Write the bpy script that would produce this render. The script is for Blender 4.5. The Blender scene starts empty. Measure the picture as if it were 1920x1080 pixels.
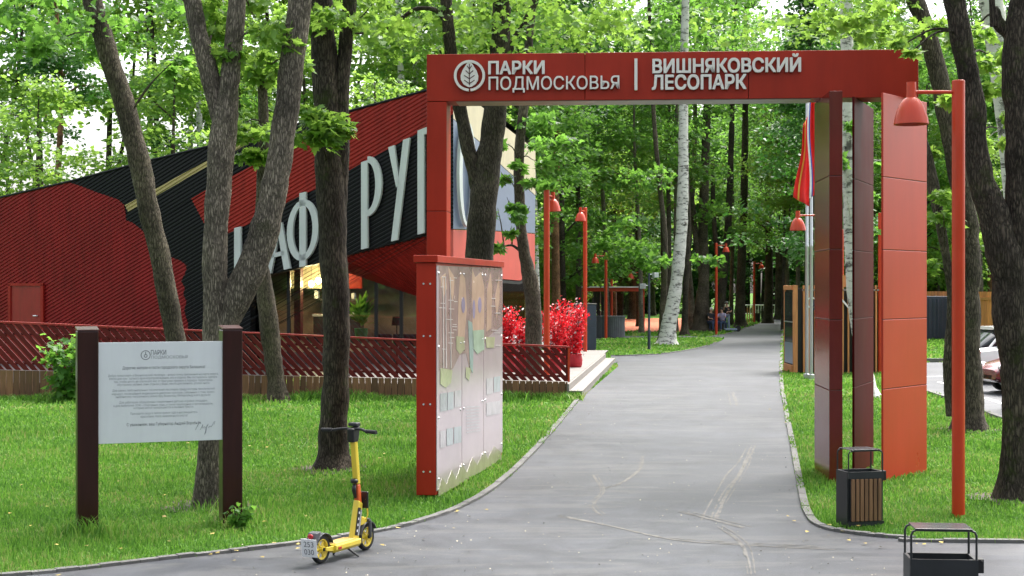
import bpy, bmesh, math, random
import numpy as np
from math import sin, cos, pi, radians, sqrt
from mathutils import Vector, Matrix, noise

S = bpy.context.scene
COL = S.collection
R = random.Random(7)
NR = np.random.default_rng(11)

# ------------------------------------------------------------------ camera, sky, sun, exposure
F, H = 2800.0, 2.5                       # focal length in photo pixels, eye height in metres
cam = bpy.data.cameras.new("camera")
cam_o = bpy.data.objects.new("camera", cam); COL.objects.link(cam_o)
cam_o.location = (0, 0, H); cam_o.rotation_euler = (radians(90), 0, 0)
cam.sensor_width = 36; cam.lens = 36 * F / 1920
cam.clip_start = 0.1; cam.clip_end = 2000
S.camera = cam_o

SUN_EL, SUN_AZ = radians(58), radians(35)      # azimuth measured from +Y (ahead) towards +X
world = bpy.data.worlds.new("World"); S.world = world; world.use_nodes = True
wn = world.node_tree; wn.nodes.clear()
sky = wn.nodes.new("ShaderNodeTexSky"); sky.sky_type = 'NISHITA'; sky.sun_disc = False
sky.sun_elevation = SUN_EL; sky.sun_rotation = SUN_AZ
sky.air_density = 1.0; sky.dust_density = 6.0; sky.ozone_density = 1.0
hsv = wn.nodes.new("ShaderNodeHueSaturation"); hsv.inputs["Saturation"].default_value = 0.35
bg = wn.nodes.new("ShaderNodeBackground"); bg.inputs["Strength"].default_value = 0.15
wo = wn.nodes.new("ShaderNodeOutputWorld")
wn.links.new(sky.outputs[0], hsv.inputs["Color"]); wn.links.new(hsv.outputs[0], bg.inputs[0]); wn.links.new(bg.outputs[0], wo.inputs[0])

sun = bpy.data.lights.new("sun", 'SUN'); sun.energy = 1.5; sun.angle = radians(28); sun.color = (1.0, 0.96, 0.9)
sun_o = bpy.data.objects.new("sun", sun); COL.objects.link(sun_o)
sd = Vector((sin(SUN_AZ) * cos(SUN_EL), cos(SUN_AZ) * cos(SUN_EL), sin(SUN_EL)))
sun_o.rotation_euler = (-sd).to_track_quat('-Z', 'Y').to_euler()
sun_o.location = (0, 0, 60)

S.view_settings.view_transform = 'Standard'; S.view_settings.look = 'None'
S.view_settings.exposure = 1.88; S.view_settings.gamma = 1.0
S.view_settings.use_curve_mapping = False
try:
    S.cycles.use_denoising = True
    S.cycles.max_bounces = 7; S.cycles.diffuse_bounces = 4; S.cycles.glossy_bounces = 3
    S.cycles.transmission_bounces = 4; S.cycles.transparent_max_bounces = 12
    S.cycles.sample_clamp_indirect = 6.0
except Exception:
    pass

# ------------------------------------------------------------------ coordinate helpers
def G(px, py, z=0.0):                    # photo pixel on the horizontal plane at height z
    d = (H - z) * F / (py - 540.0)
    return Vector(((px - 960.0) * d / F, d, z))
def D(px, py, d):                        # photo pixel at distance d
    return Vector(((px - 960.0) * d / F, d, H - (py - 540.0) * d / F))
class Plane:                             # vertical plane through two ground points; normal towards the viewer
    def __init__(s, a, b):
        s.o = Vector((a[0], a[1], 0)); u = Vector((b[0] - a[0], b[1] - a[1], 0)); s.len = u.length
        s.u = u.normalized(); s.n = Vector((s.u.y, -s.u.x, 0))
    def at(s, u, z, off=0.0):
        p = s.o + s.u * u + s.n * off; return Vector((p.x, p.y, z))
    def uv(s, px, py):
        r = Vector(((px - 960) / F, 1.0, -(py - 540) / F)); c = Vector((0, 0, H))
        t = (s.o - c).dot(s.n) / r.dot(s.n); p = c + r * t
        return ((p - s.o).dot(s.u), p.z)
    def px(s, px, py, off=0.0):
        u, z = s.uv(px, py); return s.at(u, z, off)

# ------------------------------------------------------------------ object helpers
def props(o, label=None, cat=None, group=None, kind=None):
    if label: o["label"] = label
    if cat: o["category"] = cat
    if group: o["group"] = group
    if kind: o["kind"] = kind
    return o
def thing(name, label, cat, loc=(0, 0, 0), rz=0.0, group=None):
    o = bpy.data.objects.new(name, None); COL.objects.link(o)
    o.location = loc; o.rotation_euler = (0, 0, rz); o.empty_display_size = 0.2
    return props(o, label, cat, group)
class MB:
    def __init__(s): s.v = []; s.f = []; s.m = []
    def add(s, vs, fs, mi=0):
        b = len(s.v); s.v += [tuple(p) for p in vs]
        for f in fs: s.f.append([b + i for i in f]); s.m.append(mi)
    def quad(s, a, b, c, d, mi=0): s.add([a, b, c, d], [[0, 1, 2, 3]], mi)
    def box(s, c, size, rz=0.0, mi=0, M=None):
        x, y, z = size[0] / 2, size[1] / 2, size[2] / 2
        vs = [Vector((sx * x, sy * y, sz * z)) for sz in (-1, 1) for sy in (-1, 1) for sx in (-1, 1)]
        m = Matrix.Translation(c) @ Matrix.Rotation(rz, 4, 'Z')
        if M is not None: m = M @ m
        s.add([m @ p for p in vs], [[0, 2, 3, 1], [4, 5, 7, 6], [0, 1, 5, 4], [2, 6, 7, 3], [0, 4, 6, 2], [1, 3, 7, 5]], mi)
    def prism(s, pts, vec, mi=0):        # planar outline extruded along vec, closed
        n = len(pts); a = [Vector(p) for p in pts]; b = [p + Vector(vec) for p in a]
        s.add(a + b, [list(range(n)), list(range(2 * n - 1, n - 1, -1))] + [[i, i + n, (i + 1) % n + n, (i + 1) % n] for i in range(n)], mi)
    def tube(s, pts, rad, seg=10, mi=0, caps=True):
        pts = [Vector(p) for p in pts]
        if not hasattr(rad, '__len__'): rad = [rad] * len(pts)
        b = len(s.v); n = len(pts); ref = None
        for i, p in enumerate(pts):
            t = (pts[min(i + 1, n - 1)] - pts[max(i - 1, 0)]).normalized()
            if ref is None: ref = Vector((1, 0, 0)) if abs(t.x) < 0.9 else Vector((0, 1, 0))
            ref = (ref - t * ref.dot(t)).normalized(); w = t.cross(ref)
            for k in range(seg):
                a = 2 * pi * k / seg; s.v.append(tuple(p + (ref * cos(a) + w * sin(a)) * rad[i]))
        for i in range(n - 1):
            for k in range(seg):
                k2 = (k + 1) % seg
                s.f.append([b + i * seg + k, b + i * seg + k2, b + (i + 1) * seg + k2, b + (i + 1) * seg + k]); s.m.append(mi)
        if caps:
            s.f.append([b + k for k in range(seg)][::-1]); s.m.append(mi)
            s.f.append([b + (n - 1) * seg + k for k in range(seg)]); s.m.append(mi)
    def lathe(s, prof, seg=20, c=(0, 0, 0), mi=0):   # profile of (radius, z)
        b = len(s.v); c = Vector(c)
        for r, z in prof:
            for k in range(seg):
                a = 2 * pi * k / seg; s.v.append((c.x + r * cos(a), c.y + r * sin(a), c.z + z))
        for i in range(len(prof) - 1):
            for k in range(seg):
                k2 = (k + 1) % seg
                s.f.append([b + i * seg + k, b + i * seg + k2, b + (i + 1) * seg + k2, b + (i + 1) * seg + k]); s.m.append(mi)
    def ball(s, c, r, seg=12, rings=8, mi=0):
        r = Vector((r, r, r)) if not hasattr(r, '__len__') else Vector(r)
        b = len(s.v); c = Vector(c)
        for i in range(rings + 1):
            t = pi * i / rings
            for k in range(seg):
                a = 2 * pi * k / seg; s.v.append((c.x + r.x * sin(t) * cos(a), c.y + r.y * sin(t) * sin(a), c.z + r.z * cos(t)))
        for i in range(rings):
            for k in range(seg):
                k2 = (k + 1) % seg
                s.f.append([b + i * seg + k, b + (i + 1) * seg + k, b + (i + 1) * seg + k2, b + i * seg + k2]); s.m.append(mi)
    def mesh(s, name, mats, smooth=False):
        me = bpy.data.meshes.new(name); me.from_pydata(s.v, [], s.f)
        for m in (mats if isinstance(mats, (list, tuple)) else [mats]): me.materials.append(m)
        me.polygons.foreach_set("material_index", s.m)
        if smooth is not False:
            me.shade_smooth()
            if smooth is not True: me.set_sharp_from_angle(angle=radians(smooth))
        me.update(); return me
    def build(s, name, mats, parent=None, smooth=False, bevel=0.0, local=False, label=None):
        return link(name, s.mesh(name, mats, smooth), parent, bevel, local, label)
def link(name, me, parent=None, bevel=0.0, local=False, label=None):
    o = bpy.data.objects.new(name, me); COL.objects.link(o)
    if parent is not None:
        o.parent = parent
        if not local and parent.parent is None and parent.type == 'EMPTY': o.matrix_parent_inverse = parent.matrix_basis.inverted()
    if bevel:
        b = o.modifiers.new("bevel", 'BEVEL'); b.width = bevel; b.segments = 2; b.limit_method = 'ANGLE'; b.angle_limit = radians(40)
    if label: o["label"] = label
    return o
KIDS = {}
def copy_thing(root, loc, rz, label=None, scale=None, parent=None):
    c = root.copy(); COL.objects.link(c)
    if parent is None:
        c.location = loc; c.rotation_euler = (0, 0, rz)
        if label: c["label"] = label
        if scale: c.scale = scale
    else: c.parent = parent
    for ch in [o for o in root.children]: copy_thing(ch, None, None, parent=c)
    return c

# ------------------------------------------------------------------ materials
def nt(name):
    m = bpy.data.materials.new(name); m.use_nodes = True; t = m.node_tree; t.nodes.clear()
    out = t.nodes.new("ShaderNodeOutputMaterial"); return m, t, out
def N(t, typ, **kw):
    n = t.nodes.new(typ)
    for k, v in kw.items():
        if k in n.inputs: n.inputs[k].default_value = v
        else: setattr(n, k, v)
    return n
def ramp(t, fac, stops):
    r = t.nodes.new("ShaderNodeValToRGB"); e = r.color_ramp.elements
    while len(e) < len(stops): e.new(0.5)
    for el, (p, c) in zip(e, stops): el.position = p; el.color = (*c, 1) if len(c) == 3 else c
    t.links.new(fac, r.inputs[0]); return r
def coords(t, kind="Object", scale=(1, 1, 1)):
    c = t.nodes.new("ShaderNodeTexCoord"); mp = t.nodes.new("ShaderNodeMapping"); mp.inputs["Scale"].default_value = scale
    t.links.new(c.outputs[kind], mp.inputs[0]); return mp.outputs[0]
def mul(c, k): return tuple(min(1, x * k) for x in c)
def pm(name, col, rough=0.5, metal=0.0, var=0.12, vscale=3.0, bump=0.0, bscale=60.0, coat=0.0, stretch=(1, 1, 1), island=0.0, emit=None, spec=0.5, streak=0.0):
    m, t, out = nt(name); b = N(t, "ShaderNodeBsdfPrincipled", Roughness=rough, Metallic=metal)
    b.inputs["Specular IOR Level"].default_value = spec
    if coat: b.inputs["Coat Weight"].default_value = coat; b.inputs["Coat Roughness"].default_value = 0.12
    co = coords(t, "Object", stretch)
    n1 = N(t, "ShaderNodeTexNoise", Scale=vscale, Detail=6.0, Roughness=0.6); t.links.new(co, n1.inputs["Vector"])
    rp = ramp(t, n1.outputs[0], [(0.3, mul(col, 1 - var)), (0.7, mul(col, 1 + var))])
    src = rp.outputs[0]
    if streak:
        c3 = coords(t, "Object", (3.2, 3.2, .5)); n3 = N(t, "ShaderNodeTexNoise", Scale=1.3, Detail=7.0, Roughness=0.7); t.links.new(c3, n3.inputs["Vector"])
        r3 = ramp(t, n3.outputs[0], [(0.34, (1 - streak,) * 3), (0.56, (1.0, 1.0, 1.0)), (0.75, (1 + streak * .4, 1 + streak * .45, 1 + streak * .5))])
        x3 = N(t, "ShaderNodeMix", data_type='RGBA', blend_type='MULTIPLY'); x3.inputs[0].default_value = 1.0; t.links.new(src, x3.inputs[6]); t.links.new(r3.outputs[0], x3.inputs[7]); src = x3.outputs[2]
    if island:
        g = t.nodes.new("ShaderNodeNewGeometry"); h = N(t, "ShaderNodeHueSaturation")
        mr = N(t, "ShaderNodeMapRange"); mr.inputs["To Min"].default_value = 1 - island; mr.inputs["To Max"].default_value = 1 + island
        t.links.new(g.outputs["Random Per Island"], mr.inputs[0]); t.links.new(mr.outputs[0], h.inputs["Value"])
        t.links.new(src, h.inputs["Color"]); src = h.outputs[0]
    t.links.new(src, b.inputs["Base Color"])
    if rough > 0.05:
        mr = N(t, "ShaderNodeMapRange"); mr.inputs["To Min"].default_value = rough * 0.8; mr.inputs["To Max"].default_value = min(1, rough * 1.2)
        t.links.new(n1.outputs[0], mr.inputs[0]); t.links.new(mr.outputs[0], b.inputs["Roughness"])
    if bump:
        n2 = N(t, "ShaderNodeTexNoise", Scale=bscale, Detail=4.0); t.links.new(co, n2.inputs["Vector"])
        bp = N(t, "ShaderNodeBump", Strength=bump, Distance=0.02); t.links.new(n2.outputs[0], bp.inputs["Height"]); t.links.new(bp.outputs[0], b.inputs["Normal"])
    if emit: b.inputs["Emission Color"].default_value = (*emit[0], 1); b.inputs["Emission Strength"].default_value = emit[1]
    t.links.new(b.outputs[0], out.inputs[0]); return m
def wood(name, col, island=0.25, rough=0.65, axis=2):
    st = [14, 14, 14]; st[axis] = 0.9
    return pm(name, col, rough, var=0.3, vscale=2.5, bump=0.25, bscale=5, stretch=tuple(st), island=island)
def leaf_mat(name, cols, trans, tw=0.58, patch=0.25):
    m, t, out = nt(name)
    g = t.nodes.new("ShaderNodeNewGeometry"); oi = t.nodes.new("ShaderNodeObjectInfo")
    co = coords(t, "Object"); n = N(t, "ShaderNodeTexNoise", Scale=0.55, Detail=3.0); t.links.new(co, n.inputs["Vector"])
    a = N(t, "ShaderNodeMath", operation='MULTIPLY_ADD'); a.inputs[1].default_value = 0.35; t.links.new(g.outputs["Random Per Island"], a.inputs[0])
    a2 = N(t, "ShaderNodeMath", operation='MULTIPLY_ADD'); a2.inputs[1].default_value = 0.25; t.links.new(oi.outputs["Random"], a2.inputs[0]); t.links.new(a.outputs[0], a2.inputs[2])
    t.links.new(n.outputs[0], a.inputs[2])
    k = N(t, "ShaderNodeMapRange"); k.inputs["From Min"].default_value = 0.35; k.inputs["From Max"].default_value = 1.15; t.links.new(a2.outputs[0], k.inputs[0])
    rp = ramp(t, k.outputs[0], [(0.0, cols[0]), (0.5, cols[1]), (1.0, cols[2])])
    d = N(t, "ShaderNodeBsdfPrincipled", Roughness=0.45); d.inputs["Specular IOR Level"].default_value = 0.35
    t.links.new(rp.outputs[0], d.inputs["Base Color"])
    tl = N(t, "ShaderNodeBsdfTranslucent"); mx = N(t, "ShaderNodeMix", data_type='RGBA', blend_type='MULTIPLY'); mx.inputs[0].default_value = 1.0
    sc = N(t, "ShaderNodeMix", data_type='RGBA', blend_type='MIX'); sc.inputs[0].default_value = 0.55
    t.links.new(rp.outputs[0], sc.inputs[6]); sc.inputs[7].default_value = (*trans, 1)
    t.links.new(sc.outputs[2], tl.inputs["Color"])
    ms = N(t, "ShaderNodeMixShader"); ms.inputs[0].default_value = tw
    t.links.new(d.outputs[0], ms.inputs[1]); t.links.new(tl.outputs[0], ms.inputs[2]); t.links.new(ms.outputs[0], out.inputs[0]); return m
def bark(name, dark, light, moss=0.0, scale=1.0):
    m, t, out = nt(name); b = N(t, "ShaderNodeBsdfPrincipled", Roughness=0.9); b.inputs["Specular IOR Level"].default_value = 0.2
    co = coords(t, "Object", (scale * 1.3, scale * 1.3, scale * 0.26)); co2 = coords(t, "Object")
    v = N(t, "ShaderNodeTexVoronoi", Scale=26.0, feature='DISTANCE_TO_EDGE'); nz = N(t, "ShaderNodeTexNoise", Scale=9.0, Detail=8.0, Roughness=0.7)
    n3 = N(t, "ShaderNodeTexNoise", Scale=1.6, Detail=5.0, Roughness=0.65)
    vm = N(t, "ShaderNodeVectorMath", operation='MULTIPLY_ADD'); t.links.new(nz.outputs["Color"], vm.inputs[0]); vm.inputs[1].default_value = (0.12, 0.12, 0.12); t.links.new(co, vm.inputs[2])
    t.links.new(co, nz.inputs["Vector"]); t.links.new(vm.outputs[0], v.inputs["Vector"]); t.links.new(co2, n3.inputs["Vector"])
    h = N(t, "ShaderNodeMath", operation='MULTIPLY_ADD'); h.inputs[1].default_value = 0.55
    mr = N(t, "ShaderNodeMapRange"); mr.inputs["From Max"].default_value = 0.25; t.links.new(v.outputs["Distance"], mr.inputs[0])
    t.links.new(mr.outputs[0], h.inputs[0]); mm = N(t, "ShaderNodeMath", operation='MULTIPLY'); mm.inputs[1].default_value = 0.55; t.links.new(nz.outputs[0], mm.inputs[0]); t.links.new(mm.outputs[0], h.inputs[2])
    rp = ramp(t, h.outputs[0], [(0.15, dark), (0.75, light)])
    pr = ramp(t, n3.outputs[0], [(0.33, (0.42, 0.41, 0.40)), (0.5, (1.0, 0.98, 0.94)), (0.68, (1.6, 1.58, 1.46))])
    mx = N(t, "ShaderNodeMix", data_type='RGBA', blend_type='MULTIPLY'); mx.inputs[0].default_value = 0.8
    t.links.new(rp.outputs[0], mx.inputs[6]); t.links.new(pr.outputs[0], mx.inputs[7])
    src = mx.outputs[2]
    if moss:
        n4 = N(t, "ShaderNodeTexNoise", Scale=2.3, Detail=6.0, Roughness=0.7); t.links.new(co2, n4.inputs["Vector"])
        mk = ramp(t, n4.outputs[0], [(0.56, (0, 0, 0)), (0.68, (moss, moss, moss))])
        m2 = N(t, "ShaderNodeMix", data_type='RGBA', blend_type='MIX'); t.links.new(mk.outputs[0], m2.inputs[0]); t.links.new(src, m2.inputs[6]); m2.inputs[7].default_value = (0.045, 0.06, 0.015, 1); src = m2.outputs[2]
    t.links.new(src, b.inputs["Base Color"])
    bp = N(t, "ShaderNodeBump", Strength=0.9, Distance=0.035); t.links.new(h.outputs[0], bp.inputs["Height"]); t.links.new(bp.outputs[0], b.inputs["Normal"])
    t.links.new(b.outputs[0], out.inputs[0]); return m
def birch_mat(name):
    m, t, out = nt(name); b = N(t, "ShaderNodeBsdfPrincipled", Roughness=0.75)
    co = coords(t, "Object", (2.2, 2.2, 9)); c2 = coords(t, "Object")
    n = N(t, "ShaderNodeTexNoise", Scale=1.1, Detail=8.0, Roughness=0.75); t.links.new(co, n.inputs["Vector"])
    n2 = N(t, "ShaderNodeTexNoise", Scale=2.4, Detail=6.0, Roughness=0.7); t.links.new(c2, n2.inputs["Vector"])
    rp = ramp(t, n.outputs[0], [(0.0, (0.03, 0.03, 0.03)), (0.40, (0.06, 0.055, 0.05)), (0.47, (0.55, 0.53, 0.5)), (1.0, (0.72, 0.70, 0.67))])
    mk = ramp(t, n2.outputs[0], [(0.56, (1, 1, 1)), (0.63, (0.12, 0.11, 0.1))])
    mx = N(t, "ShaderNodeMix", data_type='RGBA', blend_type='MULTIPLY'); mx.inputs[0].default_value = 0.9
    t.links.new(rp.outputs[0], mx.inputs[6]); t.links.new(mk.outputs[0], mx.inputs[7]); t.links.new(mx.outputs[2], b.inputs["Base Color"])
    bp = N(t, "ShaderNodeBump", Strength=0.5, Distance=0.02); t.links.new(n.outputs[0], bp.inputs["Height"]); t.links.new(bp.outputs[0], b.inputs["Normal"])
    t.links.new(b.outputs[0], out.inputs[0]); return m
def glass_mat(name, tint=(0.8, 0.85, 0.85), gl=0.9):
    m, t, out = nt(name)
    tr = N(t, "ShaderNodeBsdfTransparent"); tr.inputs[0].default_value = (*tint, 1)
    g = N(t, "ShaderNodeBsdfGlossy", Roughness=0.02); g.inputs[0].default_value = (gl, gl, gl, 1)
    fr = N(t, "ShaderNodeFresnel", IOR=1.55); ms = N(t, "ShaderNodeMixShader")
    t.links.new(fr.outputs[0], ms.inputs[0]); t.links.new(tr.outputs[0], ms.inputs[1]); t.links.new(g.outputs[0], ms.inputs[2]); t.links.new(ms.outputs[0], out.inputs[0]); return m

M = {}
M['arch'] = pm("arch_red_metal", (0.3400, 0.0248, 0.0113), 0.36, var=0.08, vscale=1.2, bump=0.12, bscale=2.2, coat=0.0, spec=0.2, streak=0.14)
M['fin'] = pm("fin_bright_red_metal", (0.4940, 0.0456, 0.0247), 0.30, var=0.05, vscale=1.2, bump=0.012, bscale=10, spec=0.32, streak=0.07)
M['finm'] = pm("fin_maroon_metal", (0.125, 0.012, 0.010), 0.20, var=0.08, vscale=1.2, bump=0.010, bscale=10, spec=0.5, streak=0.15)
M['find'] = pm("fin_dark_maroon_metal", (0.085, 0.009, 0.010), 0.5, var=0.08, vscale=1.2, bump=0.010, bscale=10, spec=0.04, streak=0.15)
M['seam'] = pm("dark_seam", (0.06, 0.008, 0.006), 0.7)
M['soffit'] = pm("pale_soffit_metal", (0.3720, 0.3300, 0.3120), 0.35)
M['lamp'] = pm("lamp_red_paint", (0.5152, 0.0460, 0.0147), 0.3, var=0.06, coat=0.0, spec=0.4, streak=0.12)
M['lampin'] = pm("lamp_inner_white", (0.75, 0.7, 0.65), 0.4)
M['white'] = pm("white_letter", (0.7360, 0.7084, 0.6808), 0.45, var=0.04)
M['cafe_red'] = pm("cafe_red_cladding", (0.2472, 0.0138, 0.0149), 0.45, var=0.12, vscale=0.7, spec=0.22, streak=0.25)
M['cafe_red2'] = pm("cafe_red_cladding_bright", (0.3080, 0.0198, 0.0132), 0.42, var=0.1, vscale=0.7, spec=0.22, streak=0.25)
M['cafe_black'] = pm("cafe_black_cladding", (0.0055, 0.0062, 0.0085), 0.42, var=0.15, vscale=0.8, spec=0.22)
M['cafe_yellow'] = pm("cafe_yellow_cladding", (0.4030, 0.3250, 0.1300), 0.5, var=0.06)
M['cafe_letter'] = pm("cafe_letter_white", (0.5148, 0.5616, 0.5538), 0.45, var=0.05, vscale=1.0, streak=0.12)
M['cream'] = pm("cream_panel", (0.5600, 0.4900, 0.3220), 0.4, var=0.05, streak=0.12)
M['bluegrey'] = pm("blue_grey_panel", (0.1500, 0.1875, 0.2700), 0.3, var=0.08)
M['coral'] = pm("coral_red_panel", (0.5280, 0.0800, 0.0600), 0.35, var=0.05, streak=0.12)
M['door'] = pm("red_door", (0.28, 0.009, 0.008), 0.4, var=0.06, streak=0.25)
M['rail'] = pm("rail_dark_red", (0.115, 0.010, 0.011), 0.5, var=0.15, island=0.12, spec=0.22)
M['railcap'] = pm("rail_cap_red", (0.30, 0.024, 0.022), 0.4)
M['skirt'] = wood("skirt_boards", (0.165, 0.080, 0.036), island=0.4)
M['deck'] = wood("grey_deck_boards", (0.1748, 0.1582, 0.1454), island=0.12, axis=0)
M['step'] = pm("pale_step_boards", (0.1840, 0.1674, 0.1518), 0.6, var=0.15, vscale=2, bump=0.1)
M['brown'] = pm("dark_brown_steel", (0.0294, 0.0077, 0.0063), 0.38, var=0.2, vscale=1.5, stretch=(6, 6, 0.6), coat=0.2, spec=0.22, streak=0.3)
M['browncap'] = pm("brown_cap", (0.0770, 0.0350, 0.0315), 0.35)
M['board'] = pm("white_sign_board", (0.60, 0.625, 0.65), 0.35, var=0.02, streak=0.05)
M['ink'] = pm("grey_print", (0.10, 0.11, 0.12), 0.6)
M['inkl'] = pm("light_grey_print", (0.28, 0.30, 0.32), 0.6)
M['dark'] = pm("dark_grey_metal", (0.0180, 0.0198, 0.0228), 0.45, var=0.15, streak=0.3)
M['darkglossy'] = pm("dark_painted_lid", (0.0400, 0.0416, 0.0464), 0.22, var=0.15)
M['black'] = pm("black_plastic", (0.0084, 0.0084, 0.0091), 0.5, var=0.2)
M['binslat'] = wood("bin_wood_slat", (0.1800, 0.0900, 0.0420), island=0.15)
M['yellow'] = pm("scooter_yellow", (0.66, 0.50, 0.040), 0.38, var=0.05, coat=0.3)
M['orange'] = pm("scooter_orange", (0.6000, 0.0975, 0.0150), 0.4, coat=0.3)
M['tyre'] = pm("tyre_rubber", (0.014, 0.014, 0.015), 0.8, var=0.2)
M['greyplastic'] = pm("grey_plastic", (0.0595, 0.0630, 0.0700), 0.5)
M['redlight'] = pm("red_reflector", (0.35, 0.01, 0.015), 0.2)
M['plate'] = pm("white_plate", (0.7380, 0.7380, 0.7380), 0.4, var=0.02)
M['silver'] = pm("silver_pole", (0.4960, 0.5120, 0.5440), 0.3, metal=0.7, var=0.05)
M['steel'] = pm("bolt_steel", (0.75, 0.75, 0.75), 0.25, metal=0.6)
M['orangewood'] = wood("orange_timber", (0.50, 0.215, 0.070), island=0.2)
M['navy'] = pm("navy_metal", (0.0245, 0.0315, 0.0525), 0.5, var=0.15)
M['slate'] = pm("slate_blue_panel", (0.0413, 0.0525, 0.0825), 0.5, var=0.15)
M['counter'] = pm("grey_counter_boards", (0.0750, 0.0825, 0.0975), 0.5, var=0.25, island=0.25)
M['playground'] = pm("orange_rubber_surface", (0.55, 0.14, 0.06), 0.8)
M['redcloth'] = pm("red_pot_cloth", (0.3840, 0.0096, 0.0200), 0.55, var=0.2, vscale=6, bump=0.4, bscale=14)
M['carwhite'] = pm("white_car_paint", (0.85, 0.85, 0.85), 0.2, var=0.02, coat=0.8)
M['carred'] = pm("dark_red_car_paint", (0.17, 0.008, 0.016), 0.2, var=0.05, coat=0.8)
M['carglass'] = pm("car_window", (0.02, 0.025, 0.03), 0.06, var=0.05)
M['headlight'] = pm("headlight_glass", (0.7, 0.72, 0.75), 0.12)
M['chrome'] = pm("chrome_trim", (0.7, 0.7, 0.7), 0.15, metal=1.0)
M['glass'] = glass_mat("cafe_window_glass")
M['interior'] = pm("cafe_inner_wall", (0.30, 0.23, 0.18), 0.7, var=0.3, vscale=2)
M['darkred'] = pm("dark_red_column", (0.0700, 0.0056, 0.0098), 0.5)
M['greenp'] = pm("green_plastic", (0.01, 0.20, 0.05), 0.4)
M['globe'] = pm("lit_globe", (1.0, 0.9, 0.7), 0.4, emit=((1.0, 0.74, 0.36), 42.0))
M['skin'] = pm("skin", (0.52, 0.29, 0.21), 0.5)
M['jeans'] = pm("pale_jeans", (0.22, 0.27, 0.36), 0.8)
M['darkcloth'] = pm("dark_clothing", (0.016, 0.017, 0.024), 0.8)
M['bluecloth'] = pm("navy_trousers", (0.035, 0.055, 0.12), 0.8)
M['lilac'] = pm("lilac_shirt", (0.42, 0.36, 0.56), 0.8)
M['whitecloth'] = pm("white_cloth", (0.8, 0.78, 0.76), 0.8)
M['hair'] = pm("dark_hair", (0.02, 0.015, 0.012), 0.6)
M['flagred'] = pm("flag_red", (0.75, 0.02, 0.02), 0.6)
M['flagwhite'] = pm("flag_white", (0.8, 0.8, 0.82), 0.6)
M['flagblue'] = pm("flag_blue", (0.06, 0.09, 0.40), 0.6)
M['flagyellow'] = pm("flag_yellow", (0.80, 0.50, 0.08), 0.6)
M['bark'] = bark("maple_bark", (0.016, 0.013, 0.010), (0.125, 0.105, 0.082), moss=0.5)
M['barkd'] = bark("dark_bark", (0.010, 0.0085, 0.007), (0.085, 0.071, 0.057), moss=0.8)
M['barkl'] = bark("pale_maple_bark", (0.036, 0.032, 0.026), (0.235, 0.205, 0.165), moss=0.4, scale=1.4)
M['barkp'] = bark("pine_bark", (0.07, 0.03, 0.018), (0.30, 0.16, 0.09), scale=0.9)
M['birch'] = birch_mat("birch_bark")
M['leafA'] = leaf_mat("maple_leaves", [(0.024, 0.080, 0.015), (0.060, 0.168, 0.029), (0.125, 0.255, 0.046)], (0.27, 0.54, 0.07))
M['leafB'] = leaf_mat("bright_leaves", [(0.040, 0.120, 0.018), (0.105, 0.230, 0.036), (0.220, 0.350, 0.065)], (0.40, 0.62, 0.09), tw=0.55)
M['leafC'] = leaf_mat("dark_leaves", [(0.018, 0.065, 0.016), (0.040, 0.125, 0.026), (0.085, 0.195, 0.036)], (0.08, 0.26, 0.03), tw=0.35)
M['petal'] = leaf_mat("red_blossoms", [(0.45, 0.006, 0.012), (0.62, 0.010, 0.020), (0.72, 0.03, 0.05)], (0.8, 0.02, 0.03), tw=0.3)
M['petalw'] = pm("white_blossoms", (0.78, 0.72, 0.72), 0.7)

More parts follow.
